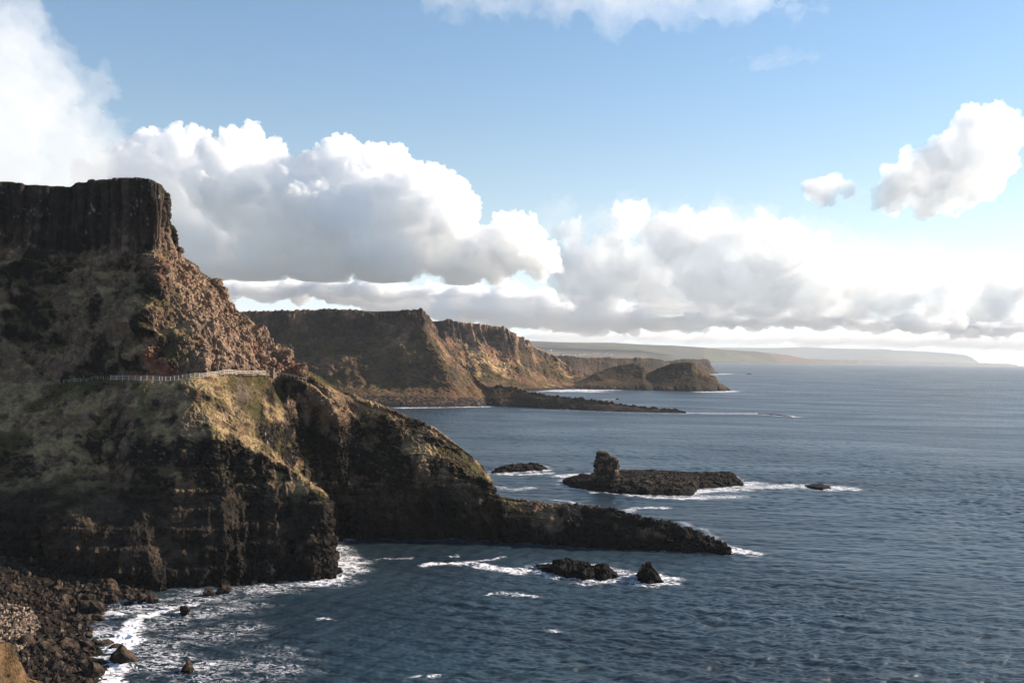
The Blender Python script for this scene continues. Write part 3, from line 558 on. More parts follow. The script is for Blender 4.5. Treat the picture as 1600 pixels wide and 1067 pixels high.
def rubble():
    Vs, Ts, Cs = [], [], []; bm = bmesh.new(); bmesh.ops.create_icosphere(bm, subdivisions=1, radius=1)
    v0 = np.array([v.co[:] for v in bm.verts]); f0 = np.array([[v.index for v in f.verts] for f in bm.faces]); bm.free(); off = 0; g = np.random.default_rng(77)
    for k in range(5200):
        y = g.uniform(132, 212); s_ = g.triangular(-2.5, 8, 48); x = float(shore_x(y))-s_; r = g.choice([.18, .25, .3, .4, .5, .65]); V = v0*r*g.uniform(.6, 1.3, 3)*(1+.22*g.normal(size=(len(v0), 1)))
        Vs.append(V+np.array([x, y, zshore(x, y)+.05*r])); Ts.append(f0+off); off += len(v0); c = g.uniform(.5, 1.5); Cs.append(np.tile(np.array([.032, .024, .019])*c*(2.2 if g.random() < .12 else 1), (len(v0), 1)))
    tag(link('rubble', mesh_from('rubble', np.concatenate(Vs), np.concatenate(Ts), {'col': np.concatenate(Cs)}, smooth=False), M_ROCK), 'dark broken stones filling the shore between the boulders', 'rubble', kind='stuff')
rubble()
# grassy knoll, close to the camera at the lower left corner
def knoll():
    cols = [{1:(-160,985,62.0),2:(-160,1040,60),3:(-160,1200,52)}, {1:(-60,992,64),2:(-60,1045,61),3:(-60,1200,52)}, {1:(-12,1000,65),2:(-14,1045,62),3:(-20,1200,52)}, {1:(6,1016,66),2:(2,1052,62.5),3:(0,1200,53)}, {1:(16,1028,66.5),2:(14,1058,63),3:(16,1200,53)},
            {1:(33,1040,67),2:(30,1066,64),3:(35,1200,54)}, {1:(46,1053,68),2:(44,1080,65),3:(55,1200,56)}, {1:(56,1068,69),2:(58,1100,66),3:(75,1210,58)}, {1:(90,1110,72),2:(95,1140,70),3:(110,1230,64)}]
    Vc = np.array([[P(c[r][0]-4, c[r][1]+(17 if r < 3 else 0), c[r][2]) for r in (1, 2, 3)] for c in cols]); b1 = Vc[:, :1]+np.array([0, 4, -2.5]); b2 = Vc[:, :1]+np.array([3, 22, -32.]); f4 = Vc[:, 2:]+np.array([0, -6, -9.])
    f4[..., 2] = np.minimum(f4[..., 2], 2); C = np.concatenate([b2, b1, Vc, f4], 1)
    A = pchip(np.moveaxis(C, 1, 0), np.linspace(0, 5, 330)); B = np.moveaxis(pchip(np.moveaxis(A, 1, 0), np.linspace(0, 8, 420)), 1, 0)
    n0 = normals(B); B = B+n0*(.55*fbm(B/3, 3, 540)+.12*np.abs(noise3(B/.5, 545))+.07*ridged(B/.22, 2, 547))[..., None]
    q = fbm(B/1.2, 4, 550); col = mixc(np.zeros_like(B)+np.array([.15, .092, .048]), np.array([.085, .058, .030]), sm(q, -.1, .6))
    tag(link('hillside', mesh_from('hillside', B.reshape(-1, 3), gridq(330, 420), {'col': col.reshape(-1, 3)}), M_NEAR), 'knoll of dry golden grass in the lower left corner', 'hillside', kind='structure')
knoll()
print('rocks', round(time.time()-T0, 1))

# ================================================================ fence along the path
def plain(name, c, rough=.7):
    m, t, p = newmat(name); n = N(t, 'ShaderNodeTexNoise', Scale=4.0, Detail=4.0); cr = N(t, 'ShaderNodeValToRGB')
    cr.color_ramp.elements[0].color = (*[x*.7 for x in c], 1); cr.color_ramp.elements[1].color = (*c, 1); cr.color_ramp.elements[0].position = .35; cr.color_ramp.elements[1].position = .6
    t.links.new(n.outputs[0], cr.inputs[0]); t.links.new(cr.outputs[0], p.inputs['Base Color']); p.inputs['Roughness'].default_value = rough; return m
M_WHITE = plain('white_paint', (.56, .48, .40)); M_WHITE_SHADED = plain('white_paint_shaded', (.30, .25, .20)); M_STONE = plain('masonry', (.22, .15, .12), .9)  # left fence stretch: its shade is put into a darker copy of the paint
NPX, NPY = proj(NB)
row5 = int(np.argmin(np.abs(NT[:, 0]-4.95)))
def on_path(px):
    r = NB[row5]; q = NPX[row5]; ok = np.arange(len(q)); ok = ok[(NC[0] < 16.4)]
    k = ok[np.argmin(np.abs(q[ok]-px))]; return r[k]
def bar(a, b, wd, ht):
    a, b = Vector(a), Vector(b); d = (b-a); L = d.length; d.normalize(); up = Vector((0, 0, 1)); s = d.cross(up)
    if s.length < .1: s = Vector((1, 0, 0)); 
    s.normalize(); u = s.cross(d).normalized(); V = []
    for e in (a, b):
        for i, j in ((-1, -1), (1, -1), (1, 1), (-1, 1)): V.append(list(e+s*i*wd/2+u*j*ht/2))
    Q = [[0, 1, 2, 3], [7, 6, 5, 4], [0, 4, 5, 1], [1, 5, 6, 2], [2, 6, 7, 3], [3, 7, 4, 0]]; return V, Q
def bars(name, L, mat, parent):
    V, Q = [], []
    for a, b, wd, ht in L:
        v, q = bar(a, b, wd, ht); Q += [[i+len(V) for i in f] for f in q]; V += v
    o = link(name, mesh_from(name, np.array(V), np.array(Q), smooth=False), mat, parent); o.matrix_parent_inverse = Matrix.Translation(parent.location).inverted(); return o
def fence(name, label, pxs, ht, mat, rails, pw=.13, rw=.05, rh=.11):
    P3 = [on_path(p)+np.array([0, .25, 0]) for p in pxs]; root = tag(empty(name, tuple(P3[0])), label, 'fence')
    for p in P3: bars('post', [(p-np.array([0, 0, .4]), p+np.array([0, 0, ht+.05]), pw, pw)], mat, root)
    for h in rails: bars('rail', [(P3[i]+np.array([0, -.11, h*ht]), P3[i+1]+np.array([0, -.11, h*ht]), rw, rh) for i in range(len(P3)-1)], mat, root)
    return root
fence('fence', 'white post and rail fence curving along the cliff path', list(np.arange(172, 250, 9.5))+list(np.arange(252, 421, 6.5)), 1.25, M_WHITE, (.94, .62, .3))
fence('fence', 'thin rail fence on the left stretch of the path, coloured darker for shade', list(np.arange(98, 170, 9)), 1.0, M_WHITE_SHADED, (.95, .5), .10, .05, .09)
fence('fence', 'low pale rail fence on the far point beyond the gate pillar', list(np.arange(436, 484, 6)), 1.0, M_WHITE, (.9,), .10, .06, .16)
def pillar():
    p = on_path(425); V, Q = [], []
    bmb = bmesh.new(); bmesh.ops.create_cube(bmb, size=1); bmesh.ops.scale(bmb, vec=(1.1, 1.1, 2.6), verts=bmb.verts); bmesh.ops.bevel(bmb, geom=bmb.edges[:], offset=.08, segments=2, affect='EDGES')
    bmesh.ops.translate(bmb, vec=(0, 0, .8), verts=bmb.verts); me = bpy.data.meshes.new('pillar'); bmb.to_mesh(me); bmb.free()
    root = tag(empty('gate_pillar', tuple(p)), 'stubby stone pillar where the white fence meets the red rock', 'pillar'); link('shaft', me, M_STONE, root)
    bmb = bmesh.new(); bmesh.ops.create_cube(bmb, size=1); bmesh.ops.scale(bmb, vec=(1.4, 1.4, .25), verts=bmb.verts); bmesh.ops.bevel(bmb, geom=bmb.edges[:], offset=.06, segments=2, affect='EDGES')
    bmesh.ops.translate(bmb, vec=(0, 0, 2.22), verts=bmb.verts); me = bpy.data.meshes.new('cap'); bmb.to_mesh(me); bmb.free(); link('cap', me, M_STONE, root)
pillar()
# houses / caravans scattered over the distant plateau
M_HW = plain('house_wall', (.8, .8, .78)); M_HR = plain('house_roof', (.16, .16, .17))
def house_meshes():
    b = bmesh.new(); bmesh.ops.create_cube(b, size=1); bmesh.ops.scale(b, vec=(11, 7, 4.5), verts=b.verts); bmesh.ops.translate(b, vec=(0, 0, 2.25), verts=b.verts)
    m1 = bpy.data.meshes.new('wall'); b.to_mesh(m1); b.free(); m1.materials.append(M_HW)
    V = np.array([[-5.8,-3.9,4.4],[5.8,-3.9,4.4],[5.8,3.9,4.4],[-5.8,3.9,4.4],[-5.8,0,7.2],[5.8,0,7.2]]); m2 = bpy.data.meshes.new('roof'); m2.from_pydata([list(v) for v in V], [], [(0,1,5,4),(2,3,4,5),(0,4,3),(1,2,5),(3,2,1,0)]); m2.materials.append(M_HR)
    return m1, m2
HW, HR = house_meshes()
LF = LV.reshape(-1, 3); LPX, LPY = proj(LF)
def house(px, py, lab, grp=None, s=1.0):
    k = np.argmin((LPX-px)**2+((LPY-py)*3)**2+(LF[:, 1] < 4300)*1e4); p = LF[k]
    r = tag(empty('house', (p[0]+random.uniform(-15, 15), p[1], p[2]-.5)), lab, 'house', grp); r.rotation_euler = (0, 0, random.uniform(-.5, .5)); r.scale = (s, s, s)
    for nm, me in (('wall', HW), ('roof', HR)): o = bpy.data.objects.new(nm, me); sc.collection.objects.link(o); o.parent = r
for k in range(60):
    px = random.choice([random.uniform(872, 912), random.uniform(895, 955), random.uniform(925, 955)])
    house(px, 553.8+random.uniform(-1.6, 1.6), 'white house in the distant village on the plateau', 'white houses of the distant village', random.uniform(.7, 1.1))
for px, py, lab in ((1003, 541, 'white farmhouse high on the distant fields right of the village'), (1050, 551, 'white farmhouse on the fields nearest the coast'), (862, 548, 'white farmhouse on the hill left of the distant village')): house(px, py, lab, None, 1.6)
print('things', round(time.time()-T0, 1))

# ================================================================ sea
def foam_strokes():
    S = []
    def st(pts, str_, wd, step=1.0):
        W = np.array([PW(a, b)[:2] for a, b in pts]); L = np.concatenate([[0], np.cumsum(np.linalg.norm(np.diff(W, axis=0), axis=1))]); n = max(2, int(L[-1]/max(step, wd*.5)))
        for q in np.linspace(0, L[-1], n): S.append((np.interp(q, L, W[:, 0]), np.interp(q, L, W[:, 1]), str_, wd))
    st([(172,1075),(176,1050),(182,1025),(190,1000),(205,982),(225,965),(250,955),(290,945)], 1.5, 1.3); st([(185,1012),(195,998),(207,985)], 2.2, 1.7)
    st([(140,960),(220,950),(300,930),(380,925),(460,915),(520,905)], .55, 5.5); st([(240,980),(320,960),(380,945)], .48, 6); st([(200,1010),(290,1000),(360,985)], .44, 7); st([(240,1050),(330,1045),(420,1030)], .44, 7)
    st([(120,990),(150,985),(165,1000)], .7, 4); st([(160,1030),(230,1030),(300,1040)], .6, 5); st([(300,1070),(400,1060),(440,1040)], .46, 6)
    st([(516,850),(525,870),(538,885),(530,900),(500,912)], .95, 3.2); st([(525,865),(545,875),(550,890)], .9, 3.5)
    st([(545,842),(600,838),(660,837),(715,838),(740,842)], .85, 1.0); st([(700,836),(722,836)], 1.5, 1.4); st([(840,847),(870,849),(900,851),(935,854)], 1.0, 1.1)
    st([(668,883),(700,881),(735,879)], 1.25, 1.0); st([(735,879),(765,874),(790,869)], .6, .8); st([(750,883),(775,889),(800,893),(840,890)], 1.25, 1.6); st([(765,928),(790,927),(830,932)], .85, 1.3); st([(700,868),(715,868)], .9, .8)
    st([(590,873),(640,870)], .7, .8); st([(840,892),(850,895)], 1, 2); st([(1140,858),(1160,862),(1175,866)], 1.1, 2.5); st([(1060,815),(1100,828),(1140,855)], .5, 1.5)
    st([(880,744),(900,742),(928,741)], 1.0, 3.5); st([(880,757),(930,770)], .7, 1.2); st([(985,774),(1020,777),(1060,779),(1090,776)], .9, 2.2); st([(1080,768),(1110,766),(1150,765)], 1.05, 4.2); st([(1090,778),(1150,775)], .7, 4)
    st([(1155,760),(1200,760),(1250,759),(1300,762),(1325,763)], .85, 5.5); st([(1160,756),(1180,755)], 1.0, 4); st([(1060,741),(1110,742)], .9, 3); st([(980,798),(1000,794),(1040,793)], .8, 1.6); st([(860,780),(905,786)], .7, 1.2)
    st([(785,741),(820,741),(860,739)], 1.0, 2.2); st([(770,760),(800,765),(830,762)], .7, 2); st([(1036,910),(1050,905)], 1.0, 2.2); st([(965,903),(985,900)], .9, 1.6); st([(900,912),(950,912)], .7, 1)
    st([(860,985),(865,988)], .9, 1); st([(645,1054),(672,1056)], .9, .8); st([(500,965),(530,968)], .7, .8)
    st([(625,637.5),(700,636),(760,635.5)], 1.0, 5); st([(820,640),(900,642),(1000,645),(1070,646.5)], .62, 4); st([(1075,645),(1120,646),(1180,646),(1240,651)], .82, 6); st([(870,611),(900,610),(940,609)], 1.1, 22); st([(915,612),(930,612)], 1.0, 14); st([(945,624),(962,624)], .9, 5)
    st([(1098,612.5),(1125,612.2),(1145,611)], 1.1, 12); st([(1108,585),(1130,584.5),(1140,584)], 1.0, 20); st([(830,612),(870,611)], .7, 8)
    st([(1106,565.8),(1116,565.8)], 1.1, 60)
    return S
FS = np.array(foam_strokes())
for row in NCOLS:                                        # thin foam rim along the whole near coast
    px, py, _ = row[9]
edge = int(np.argmin(np.abs(NT[:, 0]-9.0))); E = NB[edge, ::14]
E = E[(NC[edge, ::14] > 9)]; SHORE += [(p[0], p[1], .42, 1.6) for p in E]
edge = int(np.argmin(np.abs(BT[:, 0]-6.0))); SHORE += [(p[0], p[1], .5, 3.0) for p in BB[edge, ::8]]
FS = np.concatenate([FS, np.array(SHORE)]).astype(np.float32)
def water():
    b = np.concatenate([np.linspace(-2.5, -.36, 40, endpoint=False), np.linspace(-.36, -.05, 1000, endpoint=False), np.linspace(-.05, -50/34500, 150)])
    a = np.concatenate([np.linspace(-4, -.58, 50, endpoint=False), np.linspace(-.58, .56, 1150), np.linspace(.56, 4, 50)[1:]])
    Y = (H/-b)[:, None]+0*a[None]; X = a[None]*Y; nv, nu = Y.shape; dY = np.gradient(Y, axis=0); dX = np.gradient(X, axis=1)
    Z = np.zeros_like(Y); rr = np.random.default_rng(11)
    wob = noise3(np.stack([X/60, Y/60, X*0], -1), 600)*2.0; gust = .72+.55*fbm(np.stack([X/120, Y/160, X*0], -1), 3, 605)
    for k in range(80):
        lam = 1.0*(9/1.0)**rr.random(); th = R(-62)+rr.normal()*.6; kx, ky = math.cos(th)*2*math.pi/lam, math.sin(th)*2*math.pi/lam
        sp = np.abs(kx)*dX+np.abs(ky)*dY; fade = 1-sm(sp, 1.4, 3.0); amp = .0086*lam**.86
        ph = kx*X+ky*Y+rr.random()*6.28+wob*(.8 if lam > 6 else 1.8); s = np.sin(ph); Z += fade*amp*(s+.35*np.sin(2*ph+1.57)*.6)
    ri = np.arange(nv)[:, None]*np.where(Y > 990, 1., .62)+0*X; gr = 1.15*fbm(np.stack([X/3.2, ri/2.2, X*0+3], -1), 3, 640)+.28*fbm(np.stack([X/30, ri/6.0, X*0+9], -1), 2, 645)
    Z += np.minimum(.042*np.abs(dY)*np.where(Y > 990, 1., 1.5), .55)*gr*sm(Y, 260, 600)*(1-.6*sm(Y, 5000, 20000))
    gust = np.clip(gust, .35, .88)*.9; Z *= gust; near = sm(Y, 1500, 300); Z *= 1.0
    # foam amount
    foam = np.zeros(nv*nu, np.float32); XY = np.stack([X.ravel(), Y.ravel()], 1).astype(np.float32); sel = np.where((XY[:, 1] < 14000) & (np.abs(XY[:, 0]/XY[:, 1]) < .6))[0]
    warp = np.stack([noise3(np.stack([X/5, Y/5, X*0], -1), 610), noise3(np.stack([X/5, Y/5, X*0+7], -1), 611)], -1).reshape(-1, 2)
    XYs = (XY+warp*1.6)[sel]; acc = np.zeros(len(sel), np.float32)
    for x, y, s, wd in FS:
        lo = y-wd*4.5-2; hi = y+wd*4.5+2; i0 = np.searchsorted(-b, H/hi)  # rows ordered by distance
        m = slot(XYs, x, y, wd)
        if len(m): d2 = ((XYs[m, 0]-x)**2+(XYs[m, 1]-y)**2)/(wd*wd*2.2); acc[m] = np.maximum(acc[m], s*np.exp(-d2))
    foam[sel] = acc
    V = np.stack([X, Y, Z+foam.reshape(nv, nu)*.25*np.maximum(0, fbm(np.stack([X/1.5, Y/1.5, X*0], -1), 3, 620))*sm(Y, 900, 300)], -1)
    return mesh_from('sea', V.reshape(-1, 3), gridq(nv, nu), {'foam': foam})
_cells = {}
def slot(XYs, x, y, wd):
    if 'key' not in _cells:
        ky = (np.log(XYs[:, 1])*60).astype(int); kx = ((XYs[:, 0]/XYs[:, 1]+.6)*80).astype(int); key = ky*1000+kx; od = np.argsort(key, kind='stable'); _cells['key'] = key[od]; _cells['od'] = od
    r = wd*4.2+.5; y0, y1 = max(y-r, 20), y+r; k0, k1 = int(math.log(y0)*60), int(math.log(y1)*60); out = []
    xa = (x-r)/(y0 if x-r < 0 else y1); xb = (x+r)/(y1 if x+r < 0 else y0); c0, c1 = int((xa+.6)*80), int((xb+.6)*80); c0 = max(c0, 0); c1 = min(c1, 99)
    for ky in range(k0, k1+1):
        i = np.searchsorted(_cells['key'], ky*1000+c0, 'left'); j = np.searchsorted(_cells['key'], ky*1000+c1, 'right')
        if j > i: out.append(_cells['od'][i:j])
    return np.concatenate(out) if out else np.zeros(0, int)
def sea_mat():
    m, t, p = newmat('sea_water'); L = t.links.new
    geo = N(t, 'ShaderNodeNewGeometry'); pos = geo.outputs['Position']
    mp = N(t, 'ShaderNodeMapping'); mp.inputs['Rotation'].default_value = (0, 0, R(28)); mp.inputs['Scale'].default_value = (.55, 1.5, 1); L(pos, mp.inputs['Vector'])
    n1 = N(t, 'ShaderNodeTexNoise', Scale=.6, Detail=3.5, Roughness=.55); n2 = N(t, 'ShaderNodeTexNoise', Scale=.11, Detail=3.0, Roughness=.5)
    L(mp.outputs[0], n1.inputs['Vector']); L(mp.outputs[0], n2.inputs['Vector'])
    b1 = N(t, 'ShaderNodeBump', Strength=1.0, Distance=.26); b2 = N(t, 'ShaderNodeBump', Strength=1.0, Distance=1.3)
    L(n1.outputs[0], b1.inputs['Height']); L(n2.outputs[0], b2.inputs['Height']); L(b1.outputs[0], b2.inputs['Normal'])
    n3 = N(t, 'ShaderNodeTexNoise', Scale=.030, Detail=3.5, Roughness=.6); L(mp.outputs[0], n3.inputs['Vector']); b3 = N(t, 'ShaderNodeBump', Strength=1.0, Distance=2.2); L(n3.outputs[0], b3.inputs['Height']); L(b2.outputs[0], b3.inputs['Normal']); L(b3.outputs[0], p.inputs['Normal'])
    cn = N(t, 'ShaderNodeTexNoise', Scale=.012, Detail=3.0); L(pos, cn.inputs['Vector']); cr = N(t, 'ShaderNodeValToRGB'); L(cn.outputs[0], cr.inputs[0])
    cr.color_ramp.elements[0].color = (.011, .022, .031, 1); cr.color_ramp.elements[1].color = (.020, .038, .050, 1); cr.color_ramp.elements[0].position = .4; cr.color_ramp.elements[1].position = .62
    at = N(t, 'ShaderNodeAttribute', attribute_name='foam')
    fm = N(t, 'ShaderNodeMapping'); fm.inputs['Rotation'].default_value = (0, 0, R(-12)); fm.inputs['Scale'].default_value = (.55, 1.15, 1); L(pos, fm.inputs['Vector'])
    fn = N(t, 'ShaderNodeTexNoise', Scale=.6, Detail=7.0, Roughness=.68, Distortion=1.3); L(fm.outputs[0], fn.inputs['Vector'])
    fv = N(t, 'ShaderNodeMath', operation='SUBTRACT'); L(fn.outputs[0], fv.inputs[0]); fv.inputs[1].default_value = .5
    fa = N(t, 'ShaderNodeMath', operation='ABSOLUTE'); L(fv.outputs[0], fa.inputs[0])      # lace: thin lines where the noise crosses its middle
    ln = N(t, 'ShaderNodeMapRange'); L(fa.outputs[0], ln.inputs[0]); ln.inputs[1].default_value = .0; ln.inputs[2].default_value = .10; ln.inputs[3].default_value = 1.0; ln.inputs[4].default_value = 0.0
    brk = N(t, 'ShaderNodeTexNoise', Scale=.16, Detail=6.0, Roughness=.7); L(mp.outputs[0], brk.inputs['Vector']); br = N(t, 'ShaderNodeMapRange'); L(brk.outputs[0], br.inputs[0]); br.inputs[1].default_value = .32; br.inputs[2].default_value = .60; br.inputs[3].default_value = .35; br.inputs[4].default_value = 1.08
    fm2 = N(t, 'ShaderNodeMath', operation='MULTIPLY'); L(at.outputs['Fac'], fm2.inputs[0]); L(br.outputs[0], fm2.inputs[1])
    lm = N(t, 'ShaderNodeMath', operation='MULTIPLY'); L(ln.outputs[0], lm.inputs[0]); lm.inputs[1].default_value = .8
    mul = N(t, 'ShaderNodeMath', operation='ADD'); L(fm2.outputs[0], mul.inputs[0]); L(lm.outputs[0], mul.inputs[1])
    fr = N(t, 'ShaderNodeMapRange', interpolation_type='SMOOTHSTEP'); L(mul.outputs[0], fr.inputs[0]); fr.inputs[1].default_value = .90; fr.inputs[2].default_value = 1.28
    # scattered whitecaps / streaks on open water
    wc = N(t, 'ShaderNodeTexNoise', Scale=.05, Detail=9.0, Roughness=.72, Distortion=.6); L(mp.outputs[0], wc.inputs['Vector'])
    wr = N(t, 'ShaderNodeMapRange', interpolation_type='SMOOTHSTEP'); L(wc.outputs[0], wr.inputs[0]); wr.inputs[1].default_value = .80; wr.inputs[2].default_value = .95; wr.inputs[4].default_value = .3
    mx = N(t, 'ShaderNodeMath', operation='MAXIMUM'); L(fr.outputs[0], mx.inputs[0]); L(wr.outputs[0], mx.inputs[1])
    mc = N(t, 'ShaderNodeMix', data_type='RGBA'); L(mx.outputs[0], mc.inputs[0]); L(cr.outputs[0], mc.inputs[6]); mc.inputs[7].default_value = (.78, .76, .78, 1); L(mc.outputs[2], p.inputs['Base Color'])
    rg = N(t, 'ShaderNodeMapRange'); L(mx.outputs[0], rg.inputs[0]); rg.inputs[3].default_value = .25; rg.inputs[4].default_value = .9; wn = N(t, 'ShaderNodeTexNoise', Scale=.011, Detail=4.0, Roughness=.6, Distortion=.8); L(mp.outputs[0], wn.inputs['Vector'])
    wm = N(t, 'ShaderNodeMapRange'); L(wn.outputs[0], wm.inputs[0]); wm.inputs[1].default_value = .35; wm.inputs[2].default_value = .65; wm.inputs[3].default_value = .29; wm.inputs[4].default_value = .42; L(wm.outputs[0], rg.inputs[3]); L(rg.outputs[0], p.inputs['Roughness'])
    p.inputs['IOR'].default_value = 1.33
    return m
tag(link('sea', water(), sea_mat()), 'dark teal wind-ruffled sea with foam round the rocks', 'sea', kind='structure')
# sea bed / ground under everything so nothing is open below
me = mesh_from('sea_bed', np.array([[-60000, -3000, -14], [60000, -3000, -14], [60000, 34400, -14], [-60000, 34400, -14]]), np.array([[0, 1, 2, 3]]))
mb, _t, _p = newmat('sea_bed'); _p.inputs['Base Color'].default_value = (.01, .02, .025, 1); tag(link('sea_bed', me, mb), 'dark sea bed', 'sea bed', kind='structure')
print('sea', round(time.time()-T0, 1))

# ================================================================ clouds: closed cauliflower volumes of even density, far beyond the haze
def drop_small(me):
    n = len(me.vertices); ed = np.empty(len(me.edges)*2, np.int32); me.edges.foreach_get('vertices', ed); e0, e1 = ed[::2], ed[1::2]; lab = np.arange(n)
    for _ in range(60):
        m = np.minimum(lab[e0], lab[e1]); new = lab.copy(); np.minimum.at(new, e0, m); np.minimum.at(new, e1, m); np.minimum.at(new, lab[e0], m); np.minimum.at(new, lab[e1], m); new = new[new]; new = new[new]
        if (new == lab).all(): break
        lab = new
    cnt = np.bincount(lab, minlength=n); kill = set(np.where((cnt > 0) & (cnt < 900))[0].tolist())
    if kill:
        km = np.isin(lab, list(kill)); b_ = bmesh.new(); b_.from_mesh(me); b_.verts.ensure_lookup_table(); bmesh.ops.delete(b_, geom=[b_.verts[i] for i in np.where(km)[0]], context='VERTS'); b_.to_mesh(me); b_.free()
    return me
def cloud(name, label, blobs, Y, sig, vox, amp, scale, flat=None, sub=10, seed=1, depth=1.0, kids=3, up=.9, aniso=.0):
    rr = np.random.default_rng(seed); S = []
    for bl in blobs:
        px, py, rx = bl[:3]; ry = bl[3] if len(bl) > 3 else rx
        d = Y*(1+rr.uniform(-.02, .02)); c = P(px, py, d); wx, wz = rx/F*Y, ry/F*Y; S.append((c, np.array([wx, max(wx*.8, wz)*depth, wz])))
        for k in range(sub):
            e = rr.normal(size=3); e /= np.linalg.norm(e); e[2] = abs(e[2])*up+e[2]*(1-up); q = rr.uniform(.22, .48)*min(wx, wz)
            c2 = c+e*np.array([wx, max(wx*.8, wz)*depth, wz])*.88; S.append((c2, np.array([q, q, q])))
            for m in range(kids):
                g = rr.normal(size=3); g /= np.linalg.norm(g); q2 = q*rr.uniform(.3, .6); S.append((c2+g*q*.85, np.array([q2]*3)))
    bm = bmesh.new(); bmesh.ops.create_icosphere(bm, subdivisions=3, radius=1)
    v0 = np.array([v.co[:] for v in bm.verts]); f0 = np.array([[v.index for v in f.verts] for f in bm.faces]); bm.free()
    V = np.concatenate([c+v0*r for c, r in S]); T = np.concatenate([f0+i*len(v0) for i in range(len(S))])
    o = link(name, mesh_from(name, V, T)); md = o.modifiers.new('remesh', 'REMESH'); md.mode = 'VOXEL'; md.voxel_size = vox
    dg = bpy.context.evaluated_depsgraph_get(); me = bpy.data.meshes.new_from_object(o.evaluated_get(dg)); o.modifiers.clear(); old = o.data; o.data = me; bpy.data.meshes.remove(old)
    n = len(me.vertices); co = np.empty(n*3, np.float32); me.vertices.foreach_get('co', co); co = co.reshape(-1, 3); nr = np.empty(n*3, np.float32); me.vertices.foreach_get('normal', nr); nr = nr.reshape(-1, 3)
    co2 = co+nr*(amp*(billow(co/scale, 4, seed)+.3))[:, None]
    me.vertices.foreach_set('co', co2.ravel().astype(np.float32)); me.update()
    md = o.modifiers.new('remesh', 'REMESH'); md.mode = 'VOXEL'; md.voxel_size = vox*.8; dg = bpy.context.evaluated_depsgraph_get(); dg.update()
    me = bpy.data.meshes.new_from_object(o.evaluated_get(dg)); o.modifiers.clear(); old = o.data; o.data = me; bpy.data.meshes.remove(old); me = drop_small(me)
    n = len(me.vertices); co = np.empty(n*3, np.float32); me.vertices.foreach_get('co', co); co = co.reshape(-1, 3); nr = np.empty(n*3, np.float32); me.vertices.foreach_get('normal', nr); nr = nr.reshape(-1, 3)
    co2 = co+nr*(amp*.34*billow(co/(scale*.26), 4, seed+40))[:, None]
    if flat is not None:
        zb = P(flat[0], flat[1], Y)[2]; lo = zb-co2[:, 2]; co2[:, 2] = np.where(lo > 0, zb-np.minimum(lo*.16, 300), co2[:, 2])
    me.vertices.foreach_set('co', co2.ravel().astype(np.float32)); me.update()
    mt = bpy.data.materials.new(name); mt.use_nodes = True; t = mt.node_tree; t.nodes.clear(); out = N(t, 'ShaderNodeOutputMaterial'); v = N(t, 'ShaderNodeVolumePrincipled')
    v.inputs['Color'].default_value = (1, 1, 1, 1); v.inputs['Density'].default_value = sig; v.inputs['Anisotropy'].default_value = aniso; t.links.new(v.outputs[0], out.inputs['Volume'])
    me.materials.clear(); me.materials.append(mt); print(name, n); return tag(o, label, 'clouds', kind='stuff')
cloud('clouds', 'towering cumulus bank behind the left headland', [(190,300,60),(250,330,75),(240,255,42),(285,250,42),(300,400,70),(370,300,70),(400,245,36),(400,400,60),(460,330,75),(520,275,50),(545,245,27),(500,400,60),(590,300,60),(600,267,30),(640,340,75),(600,400,60),(530,352,115,52),(690,340,50),(700,312,26),(720,400,50),(785,385,42),(820,365,28),(840,402,34),(770,402,42)],
      14000, .009, 24, 120, 420, flat=(600, 440), seed=3, sub=14, kids=4, aniso=.25)
cloud('clouds', 'soft grey white cloud column above the left headland', [(-90,80,110),(-10,130,90),(30,55,45),(60,200,90),(105,150,40),(20,300,150),(130,260,50),(-60,230,140),(150,300,40)],
      9000, .0006, 60, 300, 800, seed=5, sub=8, kids=2)
cloud('clouds', 'broken cumulus bank above the bay and horizon', [(895,365,22),(905,430,45),(950,400,42),(985,340,26),(1000,430,50),(1050,378,44),(1110,372,38),(1100,440,50),(1170,380,40),(1220,392,42),(1200,450,48),(1280,412,38),(1300,450,45),(1340,405,18),(1350,435,38),(1400,440,30),(1390,465,34),(1450,455,28),(1510,452,28),(1570,448,32),(1630,455,36),(930,455,40),(1480,480,30),(1550,484,34),(1040,465,40),(1150,470,36),(1260,478,32),(1350,482,28)],
      19000, .0026, 36, 170, 520, flat=(1100, 492), seed=8, sub=14, up=.5, kids=4, aniso=.25)
cloud('clouds', 'bright tilted cumulus high on the right', [(1545,200,36),(1570,225,26),(1500,235,42),(1530,270,42),(1460,265,42),(1420,285,38),(1395,305,28),(1450,310,32),(1500,300,34)],
      9500, .006, 20, 80, 300, seed=11, sub=14, up=.5, kids=4, aniso=.3)
cloud('clouds', 'small bright cumulus puff left of the tilted one', [(1285,300,24),(1300,290,18),(1325,302,12),(1270,295,12)], 9500, .006, 18, 50, 220, seed=12, sub=12, kids=4, aniso=.3)
cloud('clouds', 'thin white cloud sheet along the top of the sky', [(720,10,40,18),(800,2,70,24),(900,-4,90,24),(1000,-6,90,18),(1100,0,90,14),(1200,6,70,8),(1270,10,40,5),(750,-20,120,30),(1000,-25,200,28)], 8000, .0006, 40, 170, 450, seed=14, sub=7, kids=3, aniso=.4)
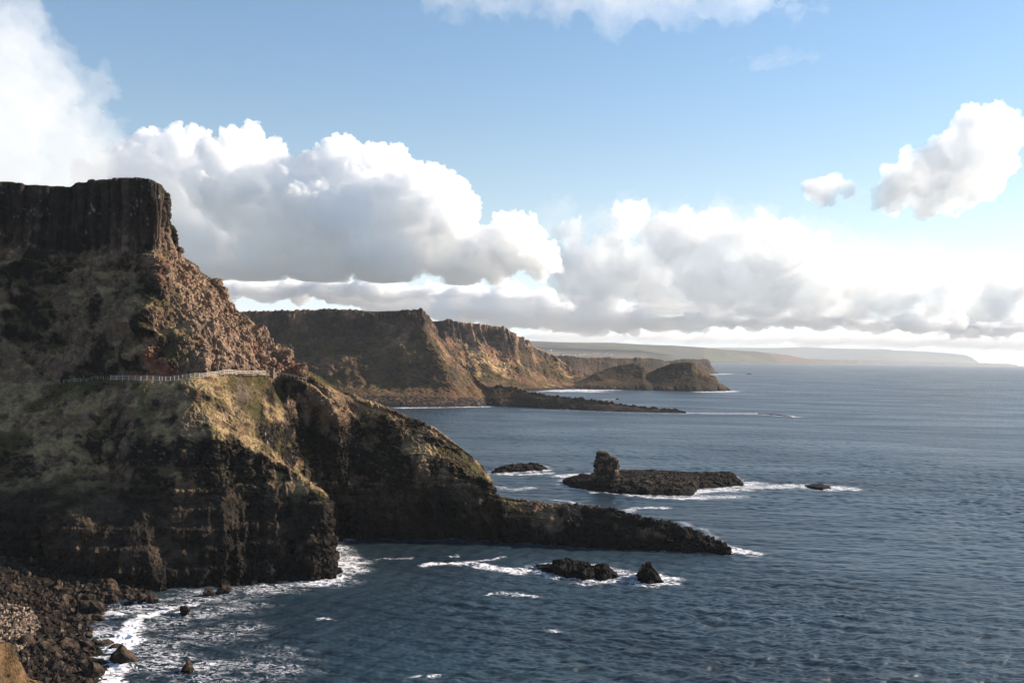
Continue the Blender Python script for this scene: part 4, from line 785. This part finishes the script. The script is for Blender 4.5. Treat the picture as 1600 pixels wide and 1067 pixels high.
cloud('clouds', 'grey layer of flat cloud low over the land', [(400,455,90,10),(520,452,110,12),(600,470,90,12),(700,462,110,14),(800,470,110,16),(900,485,120,18),(1000,492,130,16),(1120,496,130,14),(1250,498,120,12),(1400,506,110,9),(1550,510,110,10),(750,492,140,7),(900,505,140,8),(640,487,60,5)], 34000, .0045, 100, 300, 1400, seed=16, sub=9, kids=3, depth=.8)
cloud('clouds', 'pale distant cloud strip just above the horizon', [(760,525,90,7),(900,524,100,8),(1050,526,120,9),(1180,527,110,9),(1300,528,120,12),(1450,530,120,14),(1580,532,110,16),(1700,533,110,16)], 70000, .0008, 210, 400, 2600, seed=18, sub=9, kids=3, depth=.6, aniso=.3)
cloud('clouds', 'thin torn veil trailing round the bright cloud on the right', [(1450,290,70,24),(1350,302,50,10),(1590,262,26,18),(1250,312,40,6)], 10200, .00028, 45, 170, 420, seed=21, sub=8, kids=2)
cloud('clouds', 'faint white streak high in the right half of the sky', [(1180,98,50,4),(1230,93,50,5),(1275,86,24,4)], 8000, .0007, 26, 60, 300, seed=22, sub=5, kids=2)
cloud('clouds', 'thin misty veil joining the cumulus bank to the cloud column', [(190,270,60,50),(230,320,80,60),(150,200,30,50)], 12400, .00035, 70, 260, 700, seed=23, sub=6, kids=2)
cloud('clouds', 'faint upper veil over the broken cumulus bank', [(1000,345,90,26),(1130,350,90,20),(1260,372,90,22),(1400,400,100,22),(1540,415,100,20),(880,350,40,24)], 18000, .0003, 70, 260, 800, seed=24, sub=8, kids=2)
# ================================================================ haze
bmh = bmesh.new(); bmesh.ops.create_cube(bmh, size=1); me = bpy.data.meshes.new('haze')
for v in bmh.verts: v.co = Vector((v.co.x*76000, 16000+v.co.y*38900, 232.5+v.co.z*505))
bmh.to_mesh(me); bmh.free(); mh = bpy.data.materials.new('haze'); mh.use_nodes = True; t = mh.node_tree; t.nodes.clear(); out = N(t, 'ShaderNodeOutputMaterial'); v = N(t, 'ShaderNodeVolumePrincipled')
v.inputs['Color'].default_value = (.93, .96, 1, 1); v.inputs['Density'].default_value = 3.2e-5; v.inputs['Anisotropy'].default_value = 0; t.links.new(v.outputs[0], out.inputs['Volume'])
tag(link('haze', me, mh), 'pale sea haze that fades the far coast', 'haze', kind='stuff')
print('total', round(time.time()-T0, 1))
